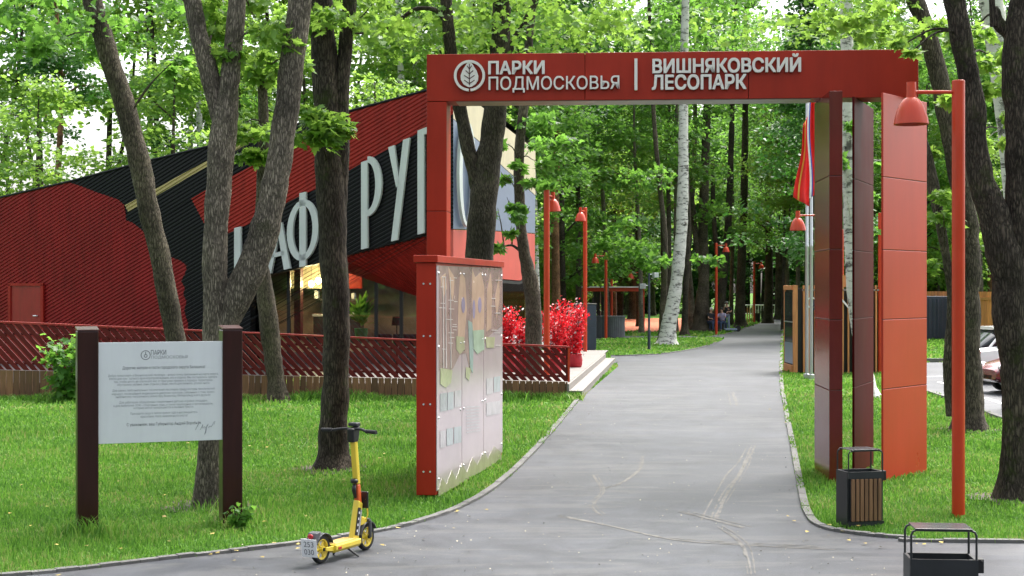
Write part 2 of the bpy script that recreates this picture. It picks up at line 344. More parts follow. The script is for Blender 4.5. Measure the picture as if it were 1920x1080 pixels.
# asphalt: several scales of wear, paler dusty drifts, fine grain
def asphalt():
    m, t, out = nt("asphalt"); b = N(t, "ShaderNodeBsdfPrincipled", Roughness=0.55); b.inputs["Specular IOR Level"].default_value = 0.32
    co = coords(t, "Object")
    big = N(t, "ShaderNodeTexNoise", Scale=0.22, Detail=6.0, Roughness=0.6); mid = N(t, "ShaderNodeTexNoise", Scale=1.9, Detail=8.0, Roughness=0.7, Distortion=0.6)
    fine = N(t, "ShaderNodeTexNoise", Scale=120.0, Detail=3.0, Roughness=0.8)
    st = N(t, "ShaderNodeTexNoise", Scale=0.55, Detail=7.0, Roughness=0.65, Distortion=1.2)
    c2 = coords(t, "Object", (0.9, 3.4, 1)); t.links.new(c2, st.inputs["Vector"])
    for n in (big, mid, fine): t.links.new(co, n.inputs["Vector"])
    r1 = ramp(t, big.outputs[0], [(0.38, (0.035, 0.038, 0.046)), (0.62, (0.060, 0.064, 0.076))])
    r2 = ramp(t, mid.outputs[0], [(0.36, (0.69, 0.69, 0.70)), (0.64, (1.26, 1.26, 1.24))])
    r3 = ramp(t, fine.outputs[0], [(0.25, (0.70, 0.70, 0.70)), (0.75, (1.25, 1.25, 1.25))])
    gr = N(t, "ShaderNodeTexNoise", Scale=38.0, Detail=4.0, Roughness=0.8); t.links.new(co, gr.inputs["Vector"]); r4 = ramp(t, gr.outputs[0], [(0.32, (0.80, 0.80, 0.80)), (0.68, (1.20, 1.20, 1.20))])
    def mulc(a, c):
        x = N(t, "ShaderNodeMix", data_type='RGBA', blend_type='MULTIPLY'); x.inputs[0].default_value = 1.0
        t.links.new(a, x.inputs[6]); t.links.new(c, x.inputs[7]); return x.outputs[2]
    c = mulc(mulc(mulc(r1.outputs[0], r2.outputs[0]), r3.outputs[0]), r4.outputs[0])
    mk = ramp(t, st.outputs[0], [(0.50, (0, 0, 0)), (0.60, (0.30, 0.30, 0.30)), (0.72, (0.10, 0.10, 0.10))])
    x = N(t, "ShaderNodeMix", data_type='RGBA', blend_type='MIX'); t.links.new(mk.outputs[0], x.inputs[0]); t.links.new(c, x.inputs[6]); x.inputs[7].default_value = (0.125, 0.122, 0.118, 1)
    t.links.new(x.outputs[2], b.inputs["Base Color"])
    rr = N(t, "ShaderNodeMapRange"); rr.inputs["To Min"].default_value = 0.42; rr.inputs["To Max"].default_value = 0.68; t.links.new(mid.outputs[0], rr.inputs[0]); t.links.new(rr.outputs[0], b.inputs["Roughness"])
    bp = N(t, "ShaderNodeBump", Strength=0.35, Distance=0.006); t.links.new(fine.outputs[0], bp.inputs["Height"]); t.links.new(bp.outputs[0], b.inputs["Normal"])
    t.links.new(b.outputs[0], out.inputs[0]); return m
M['asphalt'] = asphalt()
M['dust'] = pm("pale_dust", (0.132, 0.127, 0.116), 0.85, var=0.4, vscale=10)
M['kerb'] = pm("concrete_kerb", (0.115, 0.112, 0.106), 0.8, var=0.25, vscale=5, bump=0.3, bscale=40, island=0.15)
def soil():
    m, t, out = nt("lawn_soil"); b = N(t, "ShaderNodeBsdfPrincipled", Roughness=0.95); b.inputs["Specular IOR Level"].default_value = 0.1
    co = coords(t, "Object"); n = N(t, "ShaderNodeTexNoise", Scale=1.4, Detail=8.0, Roughness=0.75); n2 = N(t, "ShaderNodeTexNoise", Scale=30.0, Detail=5.0)
    t.links.new(co, n.inputs["Vector"]); t.links.new(co, n2.inputs["Vector"])
    r1 = ramp(t, n.outputs[0], [(0.3, (0.040, 0.085, 0.014)), (0.6, (0.075, 0.165, 0.022)), (0.75, (0.10, 0.16, 0.035))])
    r2 = ramp(t, n2.outputs[0], [(0.3, (0.55, 0.55, 0.55)), (0.7, (1.35, 1.35, 1.35))])
    x = N(t, "ShaderNodeMix", data_type='RGBA', blend_type='MULTIPLY'); x.inputs[0].default_value = 1.0
    t.links.new(r1.outputs[0], x.inputs[6]); t.links.new(r2.outputs[0], x.inputs[7]); t.links.new(x.outputs[2], b.inputs["Base Color"])
    bp = N(t, "ShaderNodeBump", Strength=0.8, Distance=0.05); t.links.new(n2.outputs[0], bp.inputs["Height"]); t.links.new(bp.outputs[0], b.inputs["Normal"])
    t.links.new(b.outputs[0], out.inputs[0]); return m
M['soil'] = soil()
def grass_mat():
    m, t, out = nt("grass_blades"); g = t.nodes.new("ShaderNodeNewGeometry"); co = coords(t, "Object")
    n = N(t, "ShaderNodeTexNoise", Scale=0.5, Detail=5.0, Roughness=0.6); t.links.new(co, n.inputs["Vector"])
    a = N(t, "ShaderNodeMath", operation='MULTIPLY_ADD'); a.inputs[1].default_value = 0.6; t.links.new(g.outputs["Random Per Island"], a.inputs[0]); t.links.new(n.outputs[0], a.inputs[2])
    k = N(t, "ShaderNodeMapRange"); k.inputs["From Min"].default_value = 0.3; k.inputs["From Max"].default_value = 1.1; t.links.new(a.outputs[0], k.inputs[0])
    rp = ramp(t, k.outputs[0], [(0.0, (0.036, 0.118, 0.012)), (0.4, (0.095, 0.235, 0.028)), (0.85, (0.19, 0.38, 0.05)), (1.0, (0.30, 0.33, 0.11))])
    d = N(t, "ShaderNodeBsdfPrincipled", Roughness=0.5); d.inputs["Specular IOR Level"].default_value = 0.3; t.links.new(rp.outputs[0], d.inputs["Base Color"])
    tl = N(t, "ShaderNodeBsdfTranslucent"); t.links.new(rp.outputs[0], tl.inputs["Color"])
    ms = N(t, "ShaderNodeMixShader"); ms.inputs[0].default_value = 0.4
    t.links.new(d.outputs[0], ms.inputs[1]); t.links.new(tl.outputs[0], ms.inputs[2]); t.links.new(ms.outputs[0], out.inputs[0]); return m
M['grass'] = grass_mat()

# ------------------------------------------------------------------ ground, path, parking, kerbs
def flat(name, pts, z, mat, label=None):
    mb = MB(); mb.add([(p[0], p[1], z) for p in pts], [list(range(len(pts)))])
    me = mb.mesh(name, mat); bm = bmesh.new(); bm.from_mesh(me); bmesh.ops.triangulate(bm, faces=bm.faces[:])
    for f in bm.faces:
        if f.normal.z < 0: f.normal_flip()
    bm.to_mesh(me); bm.free()
    o = link(name, me); o["kind"] = "structure"
    if label: o["label"] = label
    return o
def smooth_line(pts, n=6):
    out = []; P = [Vector(p) for p in pts]
    for i in range(len(P) - 1):
        p0, p1, p2, p3 = P[max(i - 1, 0)], P[i], P[i + 1], P[min(i + 2, len(P) - 1)]
        for k in range(n):
            t = k / n
            out.append(0.5 * ((2 * p1) + (p2 - p0) * t + (2 * p0 - 5 * p1 + 4 * p2 - p3) * t * t + (3 * p1 - p0 - 3 * p2 + p3) * t ** 3))
    return out + [P[-1]]
flat("ground", [(-500, -60), (500, -60), (500, 700), (-500, 700)], -0.03, M['soil'])
Lpx = [(60, 1078), (300, 1051), (500, 1029), (700, 1000), (800, 977), (880, 946), (940, 908), (1000, 852), (1050, 795), (1088, 748), (1158, 686), (1140, 671)]
Lpath = smooth_line([Vector((-5.6, 12.45, 0))] + [G(*p) for p in Lpx[:-2]])
deck_edge = [G(1159, 687), G(1142, 667)]
isl = smooth_line([G(1118, 668), G(1180, 667), G(1250, 663), G(1310, 653), G(1345, 642), G(1357, 636)]) + smooth_line([G(1340, 632), G(1290, 633), G(1200, 634), G(1110, 636)])
Lfar = smooth_line([G(1325, 632.5), G(1372, 624), G(1408, 612), G(1440, 601), G(1446, 594)])
Rpath = smooth_line([G(1462, 594), G(1466, 610), G(1464, 650), G(1462, 708), G(1470, 770), G(1484, 850), G(1496, 920), G(1508, 965), G(1535, 989), G(1600, 1002), G(1700, 1011), G(1920, 1019), Vector((16, 14.2, 0))])
path_poly = [Vector((-30, -40, 0)), Vector((-30, 9.6, 0))] + Lpath + deck_edge + [G(1090, 662), G(1000, 655), G(1000, 634)] + [G(1100, 629.5), G(1200, 630), G(1290, 630)] + Lfar + Rpath + [Vector((30, 14, 0)), Vector((30, -40, 0))]
flat("path", path_poly, 0.0, M['asphalt'])
flat("lawn_island", isl, 0.012, M['soil'])
park = [G(1725, 730), G(1800, 755), G(1880, 786), G(2100, 860), G(2400, 760), G(2400, 676), G(1725, 680), G(1690, 690)]
flat("parking_lot", park, 0.004, M['asphalt'])
flat("playground_surface", [G(1120, 622), G(1290, 622), G(1290, 597), G(1120, 597)], 0.006, M['playground'])
mk = MB()
for a, b in [((1735, 706), (1830, 704)), ((1760, 716), (1812, 730)), ((1845, 745), (1890, 760))]:
    p, q = G(*a, z=.008), G(*b, z=.008); w = (q - p).normalized(); s_ = Vector((-w.y, w.x, 0)) * .06
    mk.quad(p - s_, q - s_, q + s_, p + s_)
props(mk.build("parking_line", M['white']), kind="structure")
def kerb_line(name, pts, side, w=0.085, h=0.03):
    mb = MB(); d = 0.0; acc = []
    pts = [Vector(p) for p in pts]
    for i in range(len(pts) - 1):
        a, b = pts[i], pts[i + 1]; L = (b - a).length
        if L < 1e-4: continue
        n = max(1, int(L / 1.0))
        for k in range(n):
            p = a.lerp(b, k / n); q = a.lerp(b, (k + 1) / n - 0.006 / L * n)
            u = (q - p).normalized(); s_ = Vector((-u.y, u.x, 0)) * w * side
            z0, z1 = -0.05, h + R.uniform(-.006, .006)
            mb.prism([(p.x, p.y, z0), (q.x, q.y, z0), (q.x + s_.x, q.y + s_.y, z0), (p.x + s_.x, p.y + s_.y, z0)], (0, 0, z1 - z0))
    return props(mb.build(name, M['kerb']), kind="structure")
kerb_line("kerb", Lpath, 1); kerb_line("kerb", isl[:25], 1); kerb_line("kerb", Lfar, 1); kerb_line("kerb", Rpath, 1)
kerb_line("kerb", [G(1725, 679), G(2000, 679), G(2400, 676)], 1, .18, .13)
kerb_line("kerb", [G(1725, 730), G(1800, 755), G(1880, 786), G(2100, 860)], -1, .1, .06)
# pale tyre drag marks, leaf specks and dark grit on the path
def ribbon(mb, pts, w):
    pts = smooth_line([Vector(p) for p in pts], 8)
    for i in range(len(pts) - 1):
        if R.random() < .12: continue
        a, b = pts[i], pts[i + 1]; u = (b - a).normalized(); s1 = Vector((-u.y, u.x, 0))
        w1, w2 = w * R.uniform(.15, 1.3), w * R.uniform(.15, 1.3)
        mb.quad(a - s1 * w1, b - s1 * w2, b + s1 * w2, a + s1 * w1)
mb = MB(); dz = .0015
for pts, w in [([(1415, 835), (1400, 865), (1385, 890), (1365, 920), (1345, 960), (1340, 975)], .035), ([(1405, 840), (1395, 870), (1375, 905), (1350, 945)], .02),
               ([(1205, 855), (1200, 880), (1165, 905), (1130, 915)], .018), ([(1115, 890), (1130, 920), (1112, 945), (1130, 965)], .018),
               ([(1060, 970), (1160, 990), (1260, 1012), (1400, 1022), (1560, 1030)], .035), ([(1280, 960), (1340, 975), (1400, 990)], .03), ([(1345, 985), (1390, 1020), (1405, 1075)], .02), ([(1375, 735), (1382, 760)], .03)]:
    for k in range(4):
        dz += .00012; ox, oy = R.gauss(0, w * 1.6), R.gauss(0, w * 1.6); ribbon(mb, [G(*p, z=dz) + Vector((ox + R.gauss(0, w * .4), oy, 0)) for p in pts], w * .42)
props(mb.build("dust_streaks", M['dust']), kind="stuff")
mb = MB()
for i in range(700):
    if i < 600: px, py = R.uniform(430, 1700), 640 + 440 * R.random() ** 0.8
    else: px, py = R.uniform(1100, 1460), R.uniform(640, 800)
    p = G(px, py, z=.006); a = R.uniform(0, 6.28); s_ = R.uniform(.004, .013)
    lp = [(p.x + s_ * cos(a + k) * (1 if k != 3.1 else .5), p.y + s_ * sin(a + k) * 1.0, .006 + R.uniform(0, .012)) for k in (0, 1.3, 3.1, 4.6)]
    mb.add(lp, [[0, 1, 2, 3]], 0 if R.random() < .75 else 1)
for i in range(95):
    if i < 55: q = R.choice(Lpath[6:60] + Rpath[20:]); p = Vector((q.x + R.gauss(0, .25), q.y + R.gauss(0, .35), .012))
    else: p = G(R.uniform(0, 760), R.uniform(790, 1040), z=.05); p.z = .05
    a = R.uniform(0, 6.28); s_ = R.uniform(.014, .032)
    mb.add([(p.x + s_ * cos(a + k), p.y + s_ * sin(a + k), p.z + R.uniform(0, .015)) for k in (0, 1.2, 3.1, 4.9)], [[0, 1, 2, 3]], 2)
props(mb.build("fallen_litter", [pm("pale_fallen_leaf", (0.42, 0.38, 0.28), 0.7, island=.5), pm("dark_grit", (0.03, 0.025, 0.02), 0.9), pm("yellow_fallen_leaf", (0.36, 0.27, 0.06), 0.7, island=.4)]), kind="stuff")

# ------------------------------------------------------------------ grass blades
def inpoly(x, y, poly):
    px = np.array([p[0] for p in poly]); py = np.array([p[1] for p in poly]); r = np.zeros(len(x), bool); j = len(px) - 1
    for i in range(len(px)):
        c = ((py[i] > y) != (py[j] > y)) & (x < (px[j] - px[i]) * (y - py[i]) / (py[j] - py[i] + 1e-12) + px[i]); r ^= c; j = i
    return r
deck_fp = [(-30, 34.0), (1.25, 33.75), (3.1, 49.4), (3.6, 53), (-30, 70)]
BARE = [(-3.48, 17.2, .42), (-2.5, 20.8, .46), (6.0, 17.8, .45), (8.1, 26.5, .45), (-6.1, 28.0, .4), (-5.2, 33.2, .3), (6.0, 19.6, .0)]
def grass():
    X = []; Y = []; W = []; HH = []
    for d0, d1, dens, w, h in [(12.4, 17, 1300, .0056, .046), (17, 23, 860, .0076, .050), (23, 30, 400, .012, .07), (30, 44, 170, .02, .075), (44, 75, 36, .045, .11), (75, 120, 8, .10, .13)]:
        half = 0.50 * d1 + 2.5; n = int(dens * (d1 - d0) * 2 * half)
        x = NR.uniform(-half, half, n); y = NR.uniform(d0, d1, n)
        k = np.abs(x) < (0.36 * y + 0.8) + (0.14 * y + 1.7) * (NR.random(n) < .45); x, y = x[k], y[k]
        on = inpoly(x, y, isl) | ~(inpoly(x, y, path_poly))
        on &= ~inpoly(x, y, [G(1120, 622), G(1290, 622), G(1290, 597), G(1120, 597)]) & ~inpoly(x, y, park) & ~inpoly(x, y, deck_fp)
        for bx_, by_, br_ in BARE: on &= (np.hypot(x - bx_, y - by_) > br_ * NR.uniform(.55, 1.25, len(x)))
        x, y = x[on], y[on]; n = len(x)
        X.append(x); Y.append(y); W.append(np.full(n, w) * NR.uniform(.7, 1.3, n)); HH.append(h * NR.uniform(.45, 1.25, n))
    # taller unmown tufts by the skirting, posts and trunks
    for (cx, cy, r, n) in [(-4.32, 15.2, .35, 260), (-2.95, 15.8, .35, 240), (-3.3, 17.0, .5, 200)]:
        x = NR.normal(cx, r * .5, n); y = NR.normal(cy, r * .5, n); X.append(x); Y.append(y); W.append(np.full(n, .008)); HH.append(NR.uniform(.08, .2, n))
    x = NR.uniform(-12, 1.6, 5200); y = 33.7 - np.abs(NR.normal(0, .3, 5200)); X.append(x); Y.append(y); W.append(np.full(5200, .016)); HH.append(NR.uniform(.08, .26, 5200))
    x = np.concatenate(X); y = np.concatenate(Y); w = np.concatenate(W); h = np.concatenate(HH); n = len(x)
    a = NR.uniform(0, 2 * pi, n); l = NR.uniform(.15, .95, n) * h; b = NR.uniform(0, 2 * pi, n)
    hm = 0.75 + 0.5 * np.sin(x * 1.7 + 1.3 * np.sin(y * 1.1)) * np.sin(y * 1.3 + x * .4); h = h * np.clip(hm, .5, 1.3)
    dx, dy = np.cos(a) * w, np.sin(a) * w; lx, ly = np.cos(b) * l, np.sin(b) * l; z0 = np.full(n, -.02)
    V = np.stack([np.stack([x - dx, y - dy, z0], 1), np.stack([x + dx, y + dy, z0], 1),
                  np.stack([x + dx * .7 + lx * .35, y + dy * .7 + ly * .35, h * .6], 1), np.stack([x - dx * .7 + lx * .35, y - dy * .7 + ly * .35, h * .6], 1),
                  np.stack([x + lx, y + ly, h], 1)], 1).reshape(-1, 3)
    base = (np.arange(n) * 5)[:, None]
    me = bpy.data.meshes.new("grass"); me.vertices.add(len(V)); me.vertices.foreach_set("co", V.ravel().astype(np.float32))
    loops = np.concatenate([base + np.array([[0, 1, 2, 3]]), base + np.array([[3, 2, 4]])], 1).ravel()
    me.loops.add(len(loops)); me.loops.foreach_set("vertex_index", loops.astype(np.int32))
    st = (np.arange(n)[:, None] * 7 + np.array([[0, 4]])).ravel()
    me.polygons.add(2 * n); me.polygons.foreach_set("loop_start", st.astype(np.int32))
    me.materials.append(M['grass']); me.update(calc_edges=True)
    props(link("grass", me), "green mown grass beside the path", kind="stuff")
grass()
M['dirt'] = pm('bare_earth', (0.060, 0.048, 0.034), .95, var=.5, vscale=9, bump=.7, bscale=30)
for bx_, by_, br_ in BARE[:-1]: flat('bare_earth', [(bx_ + br_ * 1.25 * (1 + .25 * sin(5 * a + bx_) + .15 * sin(3 * a)) * cos(a), by_ + br_ * 1.25 * (1 + .25 * sin(4 * a + by_)) * sin(a)) for a in [2 * pi * k / 26 for k in range(26)]], -.012, M['dirt'])

# ------------------------------------------------------------------ lettering
def text_verts(body, fat=0.0):
    c = bpy.data.curves.new("t", 'FONT'); c.body = body; c.size = 1.0; c.extrude = 0.0; c.offset = fat; c.resolution_u = 4; c.space_character = 1.0
    o = bpy.data.objects.new("t", c); me = bpy.data.meshes.new_from_object(o)
    bm = bmesh.new(); bm.from_mesh(me); bmesh.ops.remove_doubles(bm, verts=bm.verts[:], dist=1e-5)
    vs = [v.co.copy() for v in bm.verts]; bm.verts.index_update(); fs = [[v.index for v in f.verts] for f in bm.faces]
    be = [(e.verts[0].index, e.verts[1].index) for e in bm.edges if len(e.link_faces) == 1]
    bm.free(); bpy.data.meshes.remove(me); bpy.data.objects.remove(o); bpy.data.curves.remove(c)
    return vs, fs, be
def letter_mesh(name, body, P, box, depth, off, mat, parent, label=None, fat=0.0):
    """Text on plane P filling pixel box (x0, ytop, x1, ybottom) measured at its two lower corners."""
    vs, fs, be = text_verts(body)
    x0 = min(v.x for v in vs); x1 = max(v.x for v in vs); y0 = min(v.y for v in vs); y1 = max(v.y for v in vs)
    (ua, za), (ub, zb), (_, zt) = P.uv(box[0], box[3]), P.uv(box[2], box[3]), P.uv(box[0], box[1])
    hgt = zt - za
    def tr(v, o): return P.at(ua + (v.x - x0) / (x1 - x0) * (ub - ua), za + (v.y - y0) / (y1 - y0) * hgt, o)
    mb = MB(); n = len(vs); g = fat / 2
    for k, (gx, gy) in enumerate([(0, 0)] if not fat else [(-g, -g), (g, g), (-g, g), (g, -g), (-g * 1.3, 0), (g * 1.3, 0)]):
        b0 = len(mb.v); sv = [Vector((v.x + gx, v.y + gy, 0)) for v in vs]
        mb.v += [tuple(tr(v, off + depth - .0006 * k)) for v in sv] + [tuple(tr(v, off)) for v in sv]
        for f in fs: mb.f.append([i + b0 for i in f]); mb.m.append(0)
        if depth > 0.004:
            for a, b in be: mb.f.append([a + b0, b + b0, b + n + b0, a + n + b0]); mb.m.append(0)
    o = mb.build(name, mat, parent); o.data.update()
    if label: o["label"] = label
    return o

# ------------------------------------------------------------------ entrance arch
def ring(P, c, r0, r1, off, depth, mb, n=40, a0=0.0, a1=2 * pi):
    (u0, z0) = c
    for i in range(n):
        a, b = a0 + (a1 - a0) * i / n, a0 + (a1 - a0) * (i + 1) / n
        q = [P.at(u0 + r * cos(t), z0 + r * sin(t), off) for r, t in ((r0, a), (r1, a), (r1, b), (r0, b))]
        mb.prism(q, P.n * depth)
def arch():
    A = Plane((-1.166, 20.4), (5.43, 19.95)); root = thing("entrance_arch", "tall red metal entrance arch over the path with white raised lettering", "entrance arch", (A.at(0, 0)))
    zt, zb = 5.69, 5.05; L = A.len; dep = 0.50
    def slab(name, u0, u1, z0, z1, mat=M['arch'], front=0.0, back=dep, bev=.006):
        mb = MB(); mb.prism([A.at(u0, z0, front), A.at(u1, z0, front), A.at(u1, z1, front), A.at(u0, z1, front)], -A.n * (back + front)); return mb.build(name, mat, root, bevel=bev)
    cuts = [0.0, 2.16, 4.36, L]
    for a, b in zip(cuts[:-1], cuts[1:]): slab("beam", a + (.003 if a else 0), b - (.003 if b < L else 0), zb, zt)
    slab("beam_core", .05, L - .05, zb + .03, zt - .02, M['seam'], -.02, .46, 0)
    mb = MB(); mb.prism([A.at(.40, zb - .012, -.03), A.at(5.2, zb - .012, -.03), A.at(5.2, zb - .012, -.47), A.at(.40, zb - .012, -.47)], (0, 0, .01)); mb.build("soffit", M['soffit'], root)
    # pillar: stacked panels, hollow-looking joints
    zz = [0.0, 1.15, 2.3, 3.55, 5.045]
    for a, b in zip(zz[:-1], zz[1:]): slab("pillar_panel", 0, .275, a + .004, b - .004)
    slab("pillar_core", .012, .262, 0, 5.04, M['seam'], -.012, .488, 0)
    # three upright fins carrying the other end
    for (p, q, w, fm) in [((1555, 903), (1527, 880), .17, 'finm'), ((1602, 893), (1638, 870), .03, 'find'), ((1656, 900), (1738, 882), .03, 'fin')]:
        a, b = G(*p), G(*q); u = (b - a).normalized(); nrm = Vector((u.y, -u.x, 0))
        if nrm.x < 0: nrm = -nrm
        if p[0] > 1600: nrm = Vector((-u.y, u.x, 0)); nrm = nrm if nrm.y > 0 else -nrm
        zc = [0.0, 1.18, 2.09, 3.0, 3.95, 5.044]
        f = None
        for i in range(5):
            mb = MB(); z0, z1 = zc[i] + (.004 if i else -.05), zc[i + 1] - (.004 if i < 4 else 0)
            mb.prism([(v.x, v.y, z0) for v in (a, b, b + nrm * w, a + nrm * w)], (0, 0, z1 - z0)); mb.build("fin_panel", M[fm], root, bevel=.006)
        mb = MB(); e = .006
        a2, b2 = a + u * e + nrm * e, b - u * e + nrm * e
        mb.prism([(v.x, v.y, -.05) for v in (a2, b2, b2 + nrm * (w - 2 * e), a2 + nrm * (w - 2 * e))], (0, 0, 5.09)); mb.build("fin_core", M['seam'], root)
    for body, box in [("ПАРКИ", (917, 116.5, 1020.5, 140)), ("ПОДМОСКОВЬЯ", (917, 145.5, 1161, 171)), ("ВИШНЯКОВСКИЙ", (1224, 105, 1500, 138)), ("ЛЕСОПАРК", (1223, 143, 1398, 170.5))]:
        if body == "ПОДМОСКОВЬЯ": box = (917, 145, 1161, 175)
        if body == "ЛЕСОПАРК": box = (1223, 142, 1398, 169)
        letter_mesh("lettering", body, A, box, .05, .02, M['white'], root, fat=.012 if body == 'ПОДМОСКОВЬЯ' else .05)
    mb = MB(); mb.prism([A.px(1189.5, 170, .02), A.px(1195, 170, .02), A.px(1195, 111, .02), A.px(1189.5, 111, .02)], A.n * .05); mb.build("lettering_divider", M['white'], root)
    c = A.uv(881, 143); mb = MB(); ring(A, c, .178, .212, .02, .05, mb, a0=-1.50, a1=2 * pi - 1.62); mb.build("emblem_ring", M['white'], root)
    mb = MB(); k = 1 / 137.5
    lf = [(881, 114.5), (887, 122), (894, 133), (897.5, 143), (897, 151), (892, 159), (885, 163.5), (881, 164.5), (877, 163.5), (870, 159), (865, 151), (864.5, 143), (868, 133), (875, 122)]
    mb.prism([A.px(x, y, .02) for x, y in lf[::-1]], A.n * .045); mb.build("emblem_leaf", M['white'], root)
    mb = MB()
    for seg in [((881, 121), (881, 161))] + [((881, 131 + 9 * i), (881 + s * (4.5 + 2.6 * min(i, 2)), 124.5 + 9 * i)) for i in range(4) for s in (-1, 1)]:
        p, q = A.px(*seg[0], .067), A.px(*seg[1], .067); w = (q - p).normalized().cross(A.n) * .0055
        mb.prism([p - w, q - w, q + w, p + w], A.n * .003)
    mb.build("emblem_vein", M['seam'], root)
arch()

# ------------------------------------------------------------------ red information stand with printed sheets
def info_stand():
    c, l, f = G(817, 935), G(780.5, 935), G(941, 859)
    B = Plane(c, f)                                      # long face with the graphics; its normal points to the path
    if B.n.x < 0: B.n = -B.n
    root = thing("information_stand", "red metal information stand with glossy printed sheets, at the foot of the arch pillar", "information stand", c)
    top = 2.80; w = Vector((l.x - c.x, l.y - c.y, 0)); e = B.u * B.len
    v = [Vector((p.x, p.y, .04)) for p in (c, c + e, c + e + w, c + w)]
    mb = MB(); mb.prism(v, (0, 0, top - .04)); mb.build("body", M['arch'], root, bevel=.006)
    o = .03; vv = [v[0] - B.u * o + B.n * o, v[1] + B.u * o + B.n * o, v[2] + B.u * o - B.n * o, v[3] - B.u * o - B.n * o]
    mb = MB(); mb.prism([(p.x, p.y, top + .003) for p in vv], (0, 0, .085)); mb.build("cap", M['arch'], root, bevel=.006)
    n2 = (-B.u)
    for z in (.32, 1.12, 1.93, 2.55):
        for t in (.28, .62):
            p = c + w * t; q = Vector((p.x, p.y, z)); mb = MB(); mb.tube([q + n2 * .001, q + n2 * .008], .012, 8); mb.build("bolt", M['steel'], root)
    L = B.len; sheets = []
    for i in range(3):
        mb = MB(); u0, u1 = L * i / 3 + .012, L * (i + 1) / 3 - .012
        mb.prism([B.at(u0, .09, .004), B.at(u1, .09, .004), B.at(u1, top - .03, .004), B.at(u0, top - .03, .004)], B.n * .008)
        s = mb.build("printed_sheet", pm("printed_sheet_lilac", (0.46, 0.38, 0.41), 0.22, var=.06, vscale=1.5, coat=.6), root); sheets.append(s)
    def shape(name, pts, mat, off):
        mb = MB(); q = [B.px(x, y, off) for x, y in pts]; mb.prism(q, B.n * .0012); mb.build(name, mat, root)
    c_ = lambda n, col: pm(n, col, .25, var=.15, vscale=4, coat=.6)  # print colours paled, the glare reflected on the sheets put into them
    br, og, gr, lg, pu, tl, wl, ol = c_("print_brown", (.33, .235, .225)), c_("print_orange", (.54, .38, .29)), c_("print_green", (.36, .48, .37)), c_("print_lime", (.42, .43, .27)), c_("print_violet", (.32, .28, .42)), c_("print_teal", (.30, .42, .40)), c_("print_white", (.68, .64, .63)), c_("print_olive", (.36, .32, .24))
    shape("print_ground", [(821, 498), (940, 503), (940, 610), (925, 622), (917, 628), (908, 640), (898, 660), (888, 640), (880, 700), (872, 662), (860, 665), (848, 690), (836, 700), (821, 694)], br, .0135)
    for pts in [[(838, 500), (850, 520), (849, 545), (846, 566), (841, 540)], [(861, 508), (870, 522), (873, 580), (868, 640), (856, 640), (857, 560)], [(883, 503), (889, 520), (900, 510), (906, 540), (905, 615), (896, 634), (884, 620), (882, 560)], [(918, 510), (921, 540), (919, 615), (910, 622), (911, 545)], [(934, 515), (935, 560), (929, 600), (926, 560)], [(824, 520), (833, 512), (836, 540), (828, 560)]]:
        shape("print_shape", pts, og, .0152)
    for pts, m_ in [([(823, 690), (846, 694), (843, 718), (833, 727), (823, 720)], lg), ([(853, 630), (868, 632), (869, 655), (860, 664), (853, 655)], lg), ([(871, 688), (881, 690), (877, 714), (871, 708)], lg), ([(908, 632), (926, 632), (924, 652), (910, 652)], lg), ([(883, 620), (905, 618), (906, 655), (893, 664), (884, 652)], gr), ([(875, 600), (883, 605), (886, 640), (884, 700), (879, 690)], tl)]:
        shape("print_shape", pts, m_, .0168)
    for cx, cy, w_, h_ in [(866, 572, 3.4, 15), (886, 580, 2.6, 18), (897, 572, 3.4, 15)]:
        shape("print_oval", [(cx + w_ * cos(t), cy + h_ * sin(t)) for t in [2 * pi * k / 14 for k in range(14)]], pu, .0184)
    for i in range(26):
        x = R.choice([828, 836, 843, 851, 924, 931]) + R.uniform(-2, 2); y = R.uniform(515, 660); ln = R.uniform(5, 12)
        shape("print_hatch", [(x - ln / 2, y), (x + ln / 2, y + .4), (x + ln / 2, y + 1.7), (x - ln / 2, y + 1.3)], wl, .0196)
    for x in (827, 832, 841): shape("print_hatch", [(x, 520), (x + 1, 520), (x + 2.5, 690), (x + 1.2, 690)], wl, .0196)
    # rows of small photographs and lines of text too small to read
    ph = [c_("print_photo", (.36, .41, .43)), c_("print_photo_pale", (.44, .42, .44)), c_("print_photo_dark", (.30, .33, .34))]
    for (x0, x1, y0, y1, n) in [(823, 836, 738, 772, 1), (837, 848, 736, 769, 1), (850, 863, 733, 764, 1), (823, 833, 808, 840, 1), (835, 847, 804, 836, 1), (849, 863, 801, 832, 1), (910, 922, 710, 740, 1), (924, 936, 707, 736, 1), (910, 936, 755, 780, 1)]:
        shape("print_photo", [(x0, y1), (x1, y1 - (x1 - x0) * .2), (x1, y0 - (x1 - x0) * .15), (x0, y0)], R.choice(ph), .0152)
    for i in range(9): shape("print_text_line", [(872, 762 + i * 6), (872 + R.uniform(18, 30), 761 + i * 5.6), (898, 763.2 + i * 5.6), (872, 764 + i * 6)], ph[1], .0152)
    zig = [(820, 918), (827, 896), (835, 908), (845, 882), (853, 899), (864, 868), (873, 886), (884, 858), (893, 872), (905, 846), (913, 860), (924, 836), (938, 848)]
    shape("print_border", zig + [(939, 862), (820, 931)], ol, .0136)
    mb = MB()
    for i in range(3):
        for u in (L * i / 3 + .10, L * (i + 1) / 3 - .10):
            for z in (.22, .95, 1.8, 2.68):
                p = B.at(u, z, .012); mb.ball(p, (.015, .015, .015), 8, 5)
    mb.build("sheet_stud", M['steel'], root, smooth=True)
info_stand()

